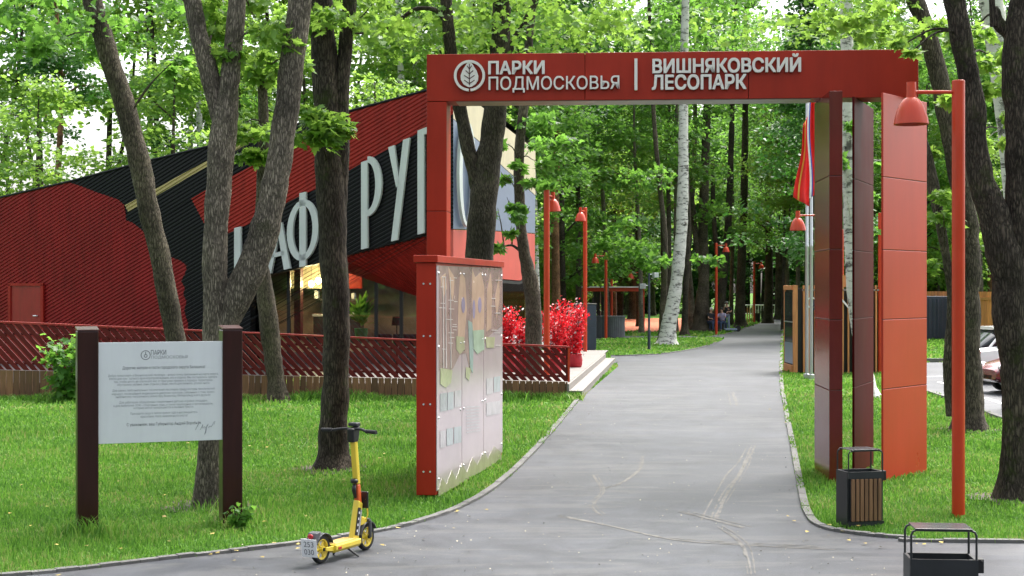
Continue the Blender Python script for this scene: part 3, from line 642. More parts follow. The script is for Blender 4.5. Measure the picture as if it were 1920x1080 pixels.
# ------------------------------------------------------------------ welcome board between two brown posts
def welcome_board():
    a, b = G(145, 1000), G(455, 983)
    P = Plane(a, b); root = thing("welcome_board", "white printed welcome board hung between two dark brown steel posts on the lawn", "notice board", a)
    for u0, u1 in ((0.0, .21), (P.len - .21, P.len)):
        mb = MB(); mb.prism([P.at(u0, -.1), P.at(u1, -.1), P.at(u1, -.1, -.26), P.at(u0, -.1, -.26)], (0, 0, 2.16)); post = mb.build("post", M['brown'], root, bevel=.012)
        mb = MB(); mb.prism([P.at(u0 - .004, 2.063, .004), P.at(u1 + .004, 2.063, .004), P.at(u1 + .004, 2.09, -.264), P.at(u0 - .004, 2.09, -.264)], (0, 0, .012)); mb.build("post_cap", M['browncap'], post)
    lo, hi = .90, 1.94; u0, u1 = .205, P.len - .20
    mb = MB(); mb.prism([P.at(u0, lo, -.04), P.at(u1, lo, -.04), P.at(u1, hi, -.04), P.at(u0, hi, -.04)], P.n * .02); board = mb.build("board", M['board'], root, bevel=.002)
    mb = MB(); mb.prism([P.at(u1, lo, -.05), P.at(u1 + .03, lo, -.05), P.at(u1 + .03, hi, -.05), P.at(u1, hi, -.05)], P.n * .03); mb.build("bracket", M['black'], root)
    lines = [("ПАРКИ", 283.5, 657, 312, 664.5, 1), ("ПОДМОСКОВЬЯ", 284, 665.5, 352, 674.5, 0), ("Дорогие жители и гости городского округа Балашиха!", 230, 684.5, 385, 694.5, 1),
        ("Добро пожаловать в Вишняковский лесопарк – новую точку притяжения на карте округа,", 203, 698, 410, 708.5, 0), ("место для комфортного времяпрепровождения, игр и отдыха. Мы постарались сделать", 205, 703.5, 408, 714.5, 0),
        ("так, чтобы ничто не отвлекало вас от прогулки: привели в порядок территорию,", 214, 709.5, 400, 720, 0), ("обустроили уютные зоны отдыха у воды, место для пикника, уголок книги.", 220, 715, 394, 725.5, 0),
        ("Для самых любознательных посетителей лесопарка предусмотрен тематический", 211, 725.5, 403, 736.5, 0), ("маршрут, посвящённый выдающимся деятелям культуры, связанным с этим краем:", 210, 731.5, 403, 743, 0), ("знаменитому театральному режиссёру Всеволоду Мейерхольду и его друзьям.", 217, 737, 396, 748.5, 0),
        ("Для ребятишек оборудованы современные детские игровые площадки,", 224, 748, 390, 759, 0), ("а для любителей ЗОЖ – спортивные зоны, а также пешеходные и веломаршруты,", 213, 753.5, 400, 765, 0), ("которые зимой превращаются в лыжные трассы.", 251, 760, 364, 768.5, 0),
        ("Приходите сюда в любое время года и наслаждайтесь", 245, 770, 371, 779, 0), ("красотами этого живописного места!", 264, 776.5, 352, 785, 0), ("С уважением, ваш Губернатор Андрей Воробьёв", 238, 789, 377, 801.5, 1)]
    for body, x0, y0, x1, y1, bold in lines:
        dy = -(x1 - x0) * .052
        vs, fs, be = text_verts(body); 
        (ua, za), (ub, zb), (_, zt) = P.uv(x0, y1 + 0), P.uv(x1, y1), P.uv(x0, y0 - dy * .5)
        # horizontal text line on the board: height from the box, baseline level on the board
        (uc, zc) = P.uv((x0 + x1) / 2, (y0 + y1) / 2); hgt = (.040 if bold else .030) * (1.25 if y0 < 676 else 1)
        xs = [v.x for v in vs]; X0, X1 = min(xs), max(xs); Y0, Y1 = min(v.y for v in vs), max(v.y for v in vs)
        mb = MB(); mb.add([P.at(ua + (v.x - X0) / (X1 - X0) * (ub - ua), zc + ((v.y - Y0) / (Y1 - Y0) - .5) * hgt, -.0185) for v in vs], fs)
        mb.build("printed_line", M['ink'] if bold else M['inkl'], board)
    mb = MB(); c = P.uv(273.5, 666); ring(P, c, .043, .049, -.0195, .001, mb, 28); ring(P, (c[0], c[1] - .008), .012, .018, -.0195, .001, mb, 16)
    mb.prism([P.at(c[0] - .003, c[1] + .002, -.0195), P.at(c[0] + .003, c[1] + .002, -.0195), P.at(c[0] + .003, c[1] + .035, -.0195), P.at(c[0] - .003, c[1] + .035, -.0195)], P.n * .001); mb.build("printed_emblem", M['ink'], board)
    mb = MB()
    sig = [[(367, 806), (373, 794), (371, 800)], [(376, 806), (381, 796), (380, 803), (384, 800), (387, 803), (389, 797), (386, 812), (384, 815), (388, 801), (391, 795)], [(391, 802), (394, 799), (397, 800), (399, 797), (401, 792), (404, 790), (402, 796)]]
    for s_ in sig: mb.tube([P.px(x, y, -.019) for x, y in s_], .0028, 4)
    mb.build("signature", M['inkl'], board)
welcome_board()

# ------------------------------------------------------------------ yellow kick scooter
def scooter():
    r, f = G(601, 1056), G(685, 1031); d = (f - r); d.z = 0; L = 0.95
    root = thing("electric_scooter", "yellow electric scooter with number plate standing on the path edge by the lawn", "scooter", (r.x, r.y, 0), math.atan2(d.y, d.x))
    k = d.length / L
    W = 0.128
    def wheel(x):
        mb = MB(); prof = [(W - .034, -.022), (W - .008, -.026), (W, -.012), (W, .012), (W - .008, .026), (W - .034, .022)]
        mb.lathe(prof, 26); me = mb.mesh("tyre", M['tyre'], True); me.transform(Matrix.Translation((x, 0, W)) @ Matrix.Rotation(pi / 2, 4, 'X'))
        t = link("wheel", me, root, local=True)
        mb = MB(); mb.lathe([(W - .045, -.018), (W - .033, -.02), (W - .033, .02), (W - .045, .018), (W - .045, -.018)], 26)
        for i in range(6):
            a = 2 * pi * i / 6; mb.tube([(.02 * cos(a), .02 * sin(a), 0), ((W - .04) * cos(a), (W - .04) * sin(a), 0)], .010, 6)
        mb.tube([(0, 0, -.035), (0, 0, .035)], .028, 14); me = mb.mesh("rim", M['yellow'], 40); me.transform(Matrix.Translation((x, 0, W)) @ Matrix.Rotation(pi / 2, 4, 'X')); link("rim", me, t, local=True)
        mb = MB(); mb.tube([(0, 0, -.05), (0, 0, .05)], .016, 10); me = mb.mesh("hub", M['black']); me.transform(Matrix.Translation((x, 0, W)) @ Matrix.Rotation(pi / 2, 4, 'X')); link("hub", me, t, local=True)
    wheel(0); wheel(L * k)
    X = L * k
    # deck: a long shallow box with a chamfered underside
    mb = MB(); sec = [(-.085, .150), (.085, .150), (.085, .105), (.062, .075), (-.062, .075), (-.085, .105)]
    a, b = .13, X - .20
    mb.prism([(a, y, z) for y, z in sec], (b - a, 0, 0)); mb.build("deck", M['yellow'], root, bevel=.012, local=True)
    mb = MB(); mb.box(((a + b) / 2 - .02, 0, .153), (b - a - .10, .14, .008)); mb.build("deck_mat", pm("deck_mat_tan", (.52, .34, .10), .8, bump=.4, bscale=120), root, local=True)
    mb = MB()
    for s in (-1, 1): mb.prism([(.0, s * .052 - .008, .115), (.16, s * .052 - .008, .085), (.16, s * .052 - .008, .14), (.0, s * .052 - .008, .145)], (0, .016, 0))
    mb.build("rear_fork", M['yellow'], root, bevel=.004, local=True)
    # rear mudguard with light and plate
    mb = MB(); pr = []
    for i in range(9):
        t = radians(15 + 145 * i / 8); pr.append((.150 * cos(t), .150 * sin(t)))
    for (x0, z0), (x1, z1) in zip(pr[:-1], pr[1:]): mb.prism([(x0, -.05, W + z0), (x1, -.05, W + z1), (x1 * .94, -.05, W + z1 * .94), (x0 * .94, -.05, W + z0 * .94)], (0, .10, 0))
    mb.prism([(-.175, -.048, .20), (-.13, -.048, .29), (-.06, -.048, .30), (-.12, -.048, .19)], (0, .096, 0)); mb.build("mudguard", M['greyplastic'], root, smooth=40, bevel=.004, local=True)
    mb = MB(); mb.ball((-.165, 0, .265), (.016, .03, .024), 12, 8); mb.build("tail_light", M['redlight'], root, smooth=True, local=True)
    tl = Matrix.Translation((-.185, 0, .165)) @ Matrix.Rotation(radians(-8), 4, 'Y')
    mb = MB(); mb.box((0, 0, 0), (.006, .165, .165), M=tl); pl = mb.build("number_plate", M['plate'], root, bevel=.002, local=True)
    for body, z in (("253", .035), ("030", -.035)):
        vs, fs, be = text_verts(body); x0, x1 = min(v.x for v in vs), max(v.x for v in vs); y0, y1 = min(v.y for v in vs), max(v.y for v in vs)
        mb = MB(); mb.add([tl @ Vector((-.0045, .052 - (v.x - x0) / (x1 - x0) * .104, z - .025 + (v.y - y0) / (y1 - y0) * .05)) for v in vs], fs); mb.build("plate_number", M['ink'], pl, local=True)
    for s in (-1, 1):
        mb = MB(); mb.box((.19, s * .088, .115), (.05, .006, .022)); mb.build("side_reflector", M['redlight'], root, local=True)
    # neck, stem, fork
    hb = Vector((X - .21, 0, .12)); n1 = Vector((X - .105, 0, .47)); ht = Vector((X - .20, 0, 1.10))
    hd = Vector((X - .03, 0, .40))
    mb = MB(); mb.prism([(X - .27, -.032, .10), (X - .17, -.032, .09), (X - .085, -.032, .46), (X - .165, -.032, .50)], (0, .064, 0)); mb.build("neck", M['yellow'], root, bevel=.014, local=True)
    base = Vector((X - .125, 0, .44)); top = Vector((X - .215, 0, 1.13)); ax = (top - base)
    def seg(a, b, wx, wy, mat, name, bev=.012):
        p, q = base + ax * a, base + ax * b; mb = MB()
        mb.add([(c.x + sx * wx / 2, sy * wy / 2, c.z) for c in (p, q) for sx, sy in ((-1, -1), (1, -1), (1, 1), (-1, 1))], [[3, 2, 1, 0], [4, 5, 6, 7], [0, 1, 5, 4], [1, 2, 6, 5], [2, 3, 7, 6], [3, 0, 4, 7]]); return mb.build(name, mat, root, bevel=bev, local=True)
    seg(0, .30, .058, .054, M['orange'], "stem_lower"); seg(.30, .98, .060, .056, M['yellow'], "stem")
    mb = MB(); mb.box((base.x - .01 - .032, 0, .44 + .69 * .62), (.012, .036, .26)); mb.build("stem_cover", M['yellow'], root, bevel=.005, local=True)
    mb = MB(); mb.box((X - .19, -.036, .30), (.04, .006, .26), M=Matrix.Translation((X - .19, 0, .3)) @ Matrix.Rotation(radians(13), 4, 'Y') @ Matrix.Translation((-X + .19, 0, -.3))); st = mb.build("side_sticker", M['black'], root, local=True)
    mb = MB()
    for i in range(4): mb.box((X - .19 + .013 * (i - 1.5), -.0405, .215 + .055 * i), (.016, .002, .022))
    mb.build("sticker_mark", M['plate'], st, local=True)
    mb = MB(); mb.box((X - .155, -.035, .285), (.022, .005, .24), M=Matrix.Translation((X - .155, 0, .285)) @ Matrix.Rotation(radians(13), 4, 'Y') @ Matrix.Translation((-X + .155, 0, -.285))); mb.build("side_sticker", pm("grey_sticker", (.35, .36, .37), .5, var=.5, vscale=60), root, local=True)
    # folding lock, battery latch
    mb = MB(); p = base + ax * .26; mb.tube([p + Vector((-.045, 0, .03)), p + Vector((-.055, 0, -.02)), p + Vector((-.03, 0, -.10))], [.018, .022, .014], 8); mb.ball(p + Vector((-.05, 0, .06)), (.034, .04, .026), 10, 7); mb.build("latch", M['black'], root, smooth=True, local=True)
    mb = MB(); mb.box((base.x + .055, 0, base.z + .05), (.022, .155, .16)); mb.build("lock_box", M['black'], root, bevel=.012, local=True)
    cab = [(base.x + .05, -.05, .50), (base.x + .07, -.06, .36), (base.x + .06, -.045, .30)]
    mb = MB(); mb.tube(smooth_line([Vector(p) for p in cab]), .007, 6); mb.build("cable", M['yellow'], root, local=True)
    mb = MB(); mb.prism([(X - .11, -.03, .34), (X + .02, -.03, .30), (X + .03, -.03, .26), (X - .13, -.03, .25)], (0, .06, 0)); mb.build("front_mount", M['yellow'], root, bevel=.01, local=True)
    mb = MB()
    for s in (-1, 1): mb.tube([(X - .005, s * .052, .29), (X, s * .055, W)], .017, 8)
    mb.tube([(X - .005, -.052, .29), (X - .005, .052, .29)], .018, 8); mb.build("front_fork", M['greyplastic'], root, local=True)
    mb = MB()
    for i in range(7):
        t0, t1 = radians(25 + 20 * i), radians(25 + 20 * (i + 1))
        mb.prism([(X + .15 * cos(t0), -.045, W + .15 * sin(t0)), (X + .15 * cos(t1), -.045, W + .15 * sin(t1)), (X + .142 * cos(t1), -.045, W + .142 * sin(t1)), (X + .142 * cos(t0), -.045, W + .142 * sin(t0))], (0, .09, 0))
    mb.build("front_mudguard", M['greyplastic'], root, local=True)
    mb = MB(); mb.prism([(top.x - .05, -.034, top.z - .08), (top.x + .045, -.034, top.z - .08), (top.x + .07, -.04, top.z + .07), (top.x - .07, -.04, top.z + .05)], (0, .072, 0)); mb.build("head_unit", M['black'], root, bevel=.014, local=True)
    mb = MB(); mb.box((top.x + .02, 0, top.z + .085), (.075, .095, .035)); mb.build("phone_holder", M['dark'], root, bevel=.01, local=True)
    mb = MB(); mb.tube(smooth_line([Vector((top.x - .075, y, top.z + .03 + (.012 if abs(y) < .1 else 0))) if abs(y) > .2 else Vector((top.x - .02, y, top.z + .045)) for y in (-.29, -.21, -.1, 0, .1, .21, .29)], 4), .013, 10); mb.build("handlebar", M['black'], root, smooth=True, local=True)
    for s in (-1, 1):
        mb = MB(); mb.tube([(top.x - .075, s * .19, top.z + .034), (top.x - .078, s * .30, top.z + .03)], .019, 10); mb.build("grip", M['tyre'], root, local=True)
        mb = MB(); mb.tube([(top.x - .04, s * .12, top.z + .05), (top.x + .0, s * .20, top.z + .02), (top.x - .01, s * .27, top.z + .015)], .007, 6); mb.build("brake_lever", M['greyplastic'], root, local=True)
    mb = MB(); mb.tube([(X * .48, -.05, .085), (X * .5 + .03, -.15, .006)], .010, 8); mb.tube([(X * .48, .05, .085), (X * .5 + .03, .13, .006)], .010, 8); mb.build("kickstand", M['black'], root, local=True)
scooter()

# ------------------------------------------------------------------ litter bins
def bin_(loc, rz, w, d, label, slats=True, hb=.57, ht=.80, band=.07):
    root = thing("litter_bin", label, "litter bin", loc, rz, None)
    t = .022
    mb = MB()
    mb.box((0, d / 2 - t / 2, hb / 2), (w, t, hb)); 
    for s in (-1, 1): mb.box((s * (w / 2 - t / 2), 0, hb / 2), (t, d - 2 * t - .001, hb))
    mb.box((0, 0, .03), (w - 2 * t - .002, d - 2 * t - .002, .03)); mb.build("body", M['dark'], root, local=True)
    mb = MB(); mb.box((0, -d / 2 + .009, hb / 2), (w - .002 - 2 * t, .012, hb - .02)); mb.box((0, -d / 2 + .006, hb - band / 2), (w, .02, band)); mb.box((0, -d / 2 + .006, .025), (w, .02, .05)); mb.build("front_frame", M['dark'], root, local=True)
    if slats:
        n = 7; pw = (w - 2 * t - .01) / n
        mb = MB()
        for i in range(n): mb.box((-w / 2 + t + .005 + pw * (i + .5), -d / 2 - .006, (hb - band - .01) / 2 + .03), (pw * .74, .018, hb - band - .06))
        mb.build("wood_slats", M['binslat'], root, bevel=.003, local=True)
    mb = MB(); mb.box((0, 0, hb - .05), (w - 2 * t - .006, d - 2 * t - .012, .01)); mb.build("liner", M['black'], root, local=True)
    mb = MB()
    for y in (-d / 2 + .012, d / 2 - .012):
        pts = [(-w / 2 + .010, y, hb - .02), (-w / 2 + .010, y, ht - .045), (-w / 2 + .022, y, ht - .02), (-w / 2 + .045, y, ht - .010), (w / 2 - .045, y, ht - .010), (w / 2 - .022, y, ht - .02), (w / 2 - .010, y, ht - .045), (w / 2 - .010, y, hb - .02)]
        mb.tube(pts, .0085, 6)
    mb.build("lid_frame", M['dark'], root, local=True)
    mb = MB(); mb.box((0, 0, ht), (w - .07, d, .008)); mb.build("lid", M['darkglossy'], root, bevel=.003, local=True)
    mb = MB(); mb.box((w / 2 + .022, -d / 2 + .08, hb - .05), (.05, .09, .10)); mb.ball((w / 2 + .03, -d / 2 + .03, hb - .015), .008, 8, 5); mb.build("lock_hinge", M['black'], root, bevel=.012, local=True)
    return root
g = G(1612, 985); bin_((g.x + .02, g.y + .08, 0), radians(14), .41, .28, "dark steel litter bin with brown wooden slats, on grass beside the arch fins")
p = D(1763, 990, 10.75); bin_((p.x, 10.75, 0), radians(-5), .475, .28, "dark litter bin with thin wire-framed lid standing alone on the asphalt", ht=.785, band=.16)

# ------------------------------------------------------------------ red street lamps with bell shades
def make_lamp(loc, ang, label, height=4.79, z0=0.0, arm=.50, first=[None]):
    root = thing("street_lamp", label, "street lamp", (loc[0], loc[1], z0), ang, "red street lamps along the path")
    h = height
    mb = MB(); mb.lathe([(.0, -.1), (.07, -.1), (.07, h - .006), (.064, h), (.0, h)], 24); mb.build("pole", M['lamp'], root, smooth=35, local=True)
    mb = MB(); mb.tube([(.06, 0, h - .13), (arm, 0, h - .13)], .021, 10); mb.build("arm", M['lamp'], root, smooth=40, local=True)
    zt = h - .02
    mb = MB(); mb.lathe([(.0, zt), (.052, zt), (.055, zt - .15), (.056, zt - .17), (.085, zt - .19), (.125, zt - .245), (.158, zt - .32), (.180, zt - .40), (.190, zt - .465), (.184, zt - .467), (.172, zt - .40), (.150, zt - .32), (.118, zt - .25), (.03, zt - .20)], 32, (arm + .02, 0, 0)); sh = mb.build("shade", M['lamp'], root, smooth=35, local=True)
    mb = MB(); mb.lathe([(.0, zt - .43), (.165, zt - .43), (.165, zt - .425), (0, zt - .425)], 24, (arm + .02, 0, 0)); mb.build("diffuser", M['lampin'], sh, local=True)
    return root
lamps = [
    (G(1797, 965), pi, 4.79, 0, "tall red lamp by the litter bin, its bell shade in front of the arch fins"),
    (D(1025, 640, 35.6), radians(72), 4.53, .31, "red lamp on the deck among red blossom shrubs, thick pole hiding half its shade"),
    (D(1097, 650, 51), radians(250), 5.25, 0, "red lamp in front of the slate blue cabinet, shade turned towards the viewer"),
    (G(1136, 636), pi, 4.2, 0, "red lamp before the curved grey counter, shade reaching over the pergola"),
    (D(1147, 600, 86), radians(215), 4.0, 0, "slender dark red lamp behind the curved grey counter"),
    (D(1200, 618, 84), pi, 3.5, 0, "red lamp beside the red pergola end post, shade under maple leaves"),
    (G(1343, 628), 0, 4.9, 0, "red lamp beside the people at the bench"),
    (G(1414, 605), 0, 4.4, 0, "distant red lamp at the path bend near the far bins"),
    (D(1537, 730, 35.4), pi, 4.35, 0, "red lamp behind the flagpoles, only its shade showing"),
    (D(1579, 660, 60), 0, 4.86, 0, "red lamp pole rising behind the timber kiosk roof"),
    (G(1651, 700), radians(60), 4.7, 0, "red lamp pole partly hidden behind the broad bright fin"),
]
for p, a, h, z0, lab in lamps: make_lamp(p, a, lab, h, z0)

# ------------------------------------------------------------------ corrugated cladding
def clip_half(poly, nx, ny, c, keep_less):
    out = []; n = len(poly)
    for i in range(n):
        a, b = poly[i], poly[(i + 1) % n]; da, db = a[0] * nx + a[1] * ny - c, b[0] * nx + b[1] * ny - c
        if not keep_less: da, db = -da, -db
        if da <= 0: out.append(a)
        if (da < 0 < db) or (db < 0 < da):
            t = da / (da - db); out.append((a[0] + (b[0] - a[0]) * t, a[1] + (b[1] - a[1]) * t))
    return out
def corrugated(name, P, poly, ang, mat, parent, period=.10, depth=.03, off=0.0, px=True, thick=0.0, duty=None):
    """Polygon on plane P cut into ribs that run at angle ang; duty < 1 leaves open gaps (slats)."""
    q = [P.uv(*p) for p in poly] if px else poly
    nx, ny = -sin(ang), cos(ang); cs = [a * nx + b * ny for a, b in q]; k0, k1 = int(math.floor(min(cs) / period)), int(math.ceil(max(cs) / period))
    mb = MB()
    prof = [(0, .34, 0, 0), (.34, .48, 0, 1), (.48, .86, 1, 1), (.86, 1.0, 1, 0)] if duty is None else [(0, duty, 0, 0)]
    for k in range(k0, k1):
        for a, b, oa, ob in prof:
            c0, c1 = (k + a) * period, (k + b) * period
            r = clip_half(clip_half(q, nx, ny, c0, False), nx, ny, c1, True)
            if len(r) < 3: continue
            pts = []
            for (u, z) in r:
                t = ((u * nx + z * ny) - c0) / (c1 - c0); pts.append(P.at(u, z, off + depth * (oa + (ob - oa) * t)))
            if thick: mb.prism(pts, -P.n * thick)
            else: mb.add(pts, [list(range(len(pts)))])
    return mb.build(name, mat, parent)

# ------------------------------------------------------------------ the café
FA = Plane(D(0, 600, 46), D(850, 600, 40.0))          # long painted wall
FB = Plane(D(850, 600, 40.0), D(1003, 600, 44.5))     # pale end wall
FG = Plane(D(460, 600, 43.0), D(1000, 600, 42.0))     # glazing set back under the overhang
def cafe():
    root = thing("cafe_building", "low red and black ribbed metal cafe with big white letters and painted head", "cafe building", FA.at(0, 0))
    rib = radians(26)
    prof = [(130, 342), (152, 349), (180, 360), (222, 374), (233, 384), (236, 400), (237, 413), (250, 418), (264, 429), (275, 440), (281, 455), (288, 468), (300, 474), (314, 479), (339, 489), (349, 497), (350, 505), (346, 516), (340, 527), (347, 540), (344, 552), (350, 565), (346, 582), (349, 594), (353, 606), (353, 740)]
    corrugated("head_cladding", FA, [(-120, 400)] + prof + [(-120, 740)], rib, M['cafe_red'], root)
    # wall colours from the roof edge down; each region is its own cladding sheet
    y_t, y_b = (lambda x: 385 + (260 - 385) * (x - 235) / (465 - 235)), (lambda x: 396 + (258 - 396) * (x - 241) / (490 - 241))
    corrugated("dark_cladding", FA, [(130, 342), (274, 304), (400, 274), (465, 258.5), (465, 260), (235, 385), (233, 384), (222, 374), (180, 360), (152, 349)], rib, M['cafe_black'], root)
    corrugated("stripe_cladding", FA, [(235, 385), (465, 260), (470, 257.5), (497, 251), (241, 397)], rib, M['cafe_yellow'], root)
    r_top = [(359, 372), (437, 329), (481, 308), (570, 257), (648, 213.5)]
    corrugated("dark_cladding", FA, [(236, 400), (241, 397), (497, 251), (640, 214), (648, 213.5), (570, 257), (481, 308), (437, 329), (359, 372), (388, 428), (353, 600), (349, 594), (346, 582), (350, 565), (344, 552), (347, 540), (340, 527), (346, 516), (350, 505), (349, 497), (339, 489), (314, 479), (300, 474), (288, 468), (281, 455), (275, 440), (264, 429), (250, 418), (237, 413)], rib, M['cafe_black'], root)
    r_bot = [(388, 428), (422, 440), (481, 414), (543, 377), (600, 351), (648, 323), (798, 242), (850, 214)]
    corrugated("stripe_cladding", FA, r_top + [(648, 213.5), (800, 171), (850, 157)] + r_bot[::-1], rib, M['cafe_red2'], root)
    corrugated("dark_cladding", FA, [(388, 428), (422, 440), (481, 414), (543, 377), (600, 351), (648, 323), (798, 242), (850, 214), (850, 428), (800, 441), (650, 479), (604, 492), (506, 515), (470, 525), (470, 740), (353, 740), (353, 600)], rib, M['cafe_black'], root)
    # backing slab behind the ribs, roof, side and rear walls
    back = [FA.uv(*p) for p in [(-120, 400), (130, 342), (274, 304), (400, 274), (640, 214), (800, 171), (850, 157), (850, 428), (800, 441), (650, 479), (604, 492), (506, 515), (470, 525), (470, 740), (-120, 740)]]
    mb = MB(); mb.prism([FA.at(u, z, -.01) for u, z in back], -FA.n * .25); mb.build("wall", M['cafe_black'], root)
    za = FA.uv(-120, 400)[1]; zb_ = FA.uv(850, 157)[1]; ua, ub = FA.uv(-120, 400)[0], FA.uv(850, 157)[0]
    p0, p1 = FA.at(ua, za, -.26), FA.at(ub, zb_, -.26); e = FB.at(FB.len, 6.9, -.1); q1 = Vector((e.x - 3.5, e.y + 6, 4.5)); q0 = Vector((p0.x - 1, p0.y + 9, 2.6))
    mb = MB(); mb.add([p0, p1, e, q1, q0], [[0, 1, 2], [0, 2, 3], [0, 3, 4]]); mb.add([p0 + Vector((0, 0, -.15)), p1 + Vector((0, 0, -.15)), e + Vector((0, 0, -.15)), q1, q0 + Vector((0, 0, -.2))], [[2, 1, 0], [3, 2, 0], [4, 3, 0]]); mb.build("roof", M['cafe_black'], root)
    mb = MB()
    for a, b in ((q0, q1), (p0, q0)): mb.prism([(a.x, a.y, 0), (b.x, b.y, 0), (b.x, b.y, b.z - .22), (a.x, a.y, a.z - .25)], (0, .2, 0))
    mb.build("rear_wall", M['cafe_black'], root)
    mb = MB(); mb.tube([FA.px(x, y, .03) for x, y in [(-120, 398), (130, 340.5), (274, 302.5), (400, 272.5), (640, 212.5), (800, 169.5), (850, 156)]], .035, 6); mb.build("roof_edge", M['cafe_black'], root)
    # door
    mb = MB(); mb.prism([FA.px(x, y, .04) for x, y in [(24, 720), (24, 536), (80, 536), (80, 720)]][::-1], FA.n * .03); dr = mb.build("door", M['door'], root)
    mb = MB(); mb.tube([FA.px(74, 592, .08), FA.px(74, 592, .14), FA.px(68, 592, .14)], .022, 6); mb.build("door_handle", M['steel'], dr)
    mb = MB()
    for q in ([(19, 720), (24, 720), (24, 533), (19, 533)], [(80, 720), (85, 720), (85, 533), (80, 533)], [(19, 536), (85, 536), (85, 531), (19, 531)]): mb.prism([FA.px(x, y, .04) for x, y in q], FA.n * .07)
    mb.build("door_frame", M['cafe_red2'], dr)
    # end wall of large pale panels
    def panel(pts, mat, name):
        mb = MB(); mb.prism([FB.px(x, y, 0) for x, y in pts], -FB.n * .2); mb.build(name, mat, root)
    panel([(850, 148), (878, 178), (945, 236), (1004, 281), (1004, 366), (942, 311), (907, 272), (850, 222)], M['cream'], "cream_panel")
    panel([(850, 223.5), (907, 273.5), (942, 312.5), (1004, 367.5), (1003, 437), (925, 432), (850, 429)], M['bluegrey'], "blue_panel")
    panel([(850, 430.5), (925, 433.5), (1003, 438.5), (1003, 514), (975, 526), (918, 521), (850, 513)], M['coral'], "coral_panel")
    mb = MB(); mb.prism([FB.px(x, y, -.02) for x, y in [(850, 514.5), (918, 522.5), (975, 527.5), (1003, 516), (1003, 523), (975, 533), (850, 524)]], -FB.n * .3); mb.build("fascia", M['black'], root)
    # red slatted soffit hanging between the wall edge and the glass
    s = [FA.px(640, 483, -.03), FA.px(850, 429, -.03), FG.px(850, 577, .1), FG.px(784, 554, .1), FG.px(640, 505, .1)]
    mb = MB(); sq = [(0, 0), (1, 0), (1, 1), (0, 1)]; W_, D_ = 3.0, 1.6; sq = [(u * W_, v * D_) for u, v in sq]; nn_ = (s[1] - s[0]).cross(s[4] - s[0]).normalized(); ang = radians(38); nx, ny = -sin(ang), cos(ang)
    nn_ = nn_ if nn_.y < 0 or nn_.z < 0 else -nn_
    def sp(u, v, o): u, v = u / W_, v / D_; return s[0].lerp(s[1], u).lerp(s[4].lerp(s[2], u), v) + nn_ * o
    for k in range(-30, 30):
        for a0, a1, o0, o1 in [(0, .42, 0, 0), (.42, .5, 0, .03), (.5, .92, .03, .03), (.92, 1, .03, 0)]:
            c0, c1 = (k + a0) * .085, (k + a1) * .085; r = clip_half(clip_half(sq, nx, ny, c0, False), nx, ny, c1, True)
            if len(r) > 2: mb.add([sp(u, v, o0 + (o1 - o0) * ((u * nx + v * ny) - c0) / (c1 - c0)) for u, v in r], [list(range(len(r)))])
    mb.build("soffit", M['cafe_red2'], root)
    mb = MB()
    for u, v in ((.62, .55), (1.1, .6), (1.5, .75), (2.0, .8), (2.3, .7)): mb.ball(sp(u, v, .05), .045, 10, 6)
    mb.build("downlight", M['steel'], root, smooth=True)
    # glazing
    xs = [470, 541, 650, 705, 752, 800, 846]; tops = [520, 503, 500, 528, 543, 520, 523, 523]
    for i in range(len(xs) - 1):
        mb = MB(); mb.prism([FG.px(xs[i] + 4, 735), FG.px(xs[i + 1] - 2, 735), FG.px(xs[i + 1] - 2, 470), FG.px(xs[i] + 4, 470)], -FG.n * .012); w = mb.build("window", M['glass'], root)
        mb = MB(); mb.prism([FG.px(xs[i] - 2.5, 735, .04), FG.px(xs[i] + 3.5, 735, .04), FG.px(xs[i] + 3.5, 470, .04), FG.px(xs[i] - 2.5, 470, .04)], -FG.n * .10); mb.build("window_frame", M['black'], w)
    for a, b in ((850, 900), (900, 950), (950, 1000)):
        mb = MB(); mb.prism([FB.px(a + 3, 720, -.2), FB.px(b - 2, 720, -.2), FB.px(b - 2, 520, -.2), FB.px(a + 3, 520, -.2)], -FB.n * .012); w = mb.build("window", M['glass'], root)
        mb = MB(); mb.prism([FB.px(a - 2, 720, -.17), FB.px(a + 2.5, 720, -.17), FB.px(a + 2.5, 515, -.17), FB.px(a - 2, 515, -.17)], -FB.n * .09); mb.build("window_frame", M['black'], w)
    # room behind the glass
    k = lambda x, y, o: FG.px(x, y, o)
    mb = MB(); mb.prism([k(440, 735, -3.5), k(975, 735, -3.5), k(975, 500, -3.5), k(440, 480, -3.5)], -FG.n * .1); mb.build("inner_wall", M['interior'], root)
    mb = MB(); mb.prism([k(450, 660, 0), k(960, 660, -.3), k(975, 640, -3.5), k(440, 640, -3.5)], (0, 0, -.1)); mb.build("inner_floor", M['step'], root)
    mb = MB(); mb.prism([k(505, 541, -2.0), k(586, 541, -2.0), k(586, 480, -2.0), k(505, 480, -2.0)], -FG.n * .05); mb.build("cream_bulkhead", M['cream'], root)
    mb = MB(); mb.prism([k(586, 541, -1.98), k(650, 541, -1.98), k(650, 480, -1.98), k(586, 480, -1.98)], -FG.n * .05); mb.build("red_bulkhead", M['cafe_red2'], root)
    mb = MB(); mb.prism([k(541, 640, -.6), k(553, 640, -.6), k(553, 480, -.6), k(541, 480, -.6)], -FG.n * .3); mb.build("column", M['darkred'], root)
    # the big wall letters
    def stroke(name, polys, off=.05, depth=.09, P=FA):
        mb = MB()
        for q in polys: mb.prism([P.px(x, y, off) for x, y in q], P.n * depth)
        mb.build(name, M['cafe_letter'], root)
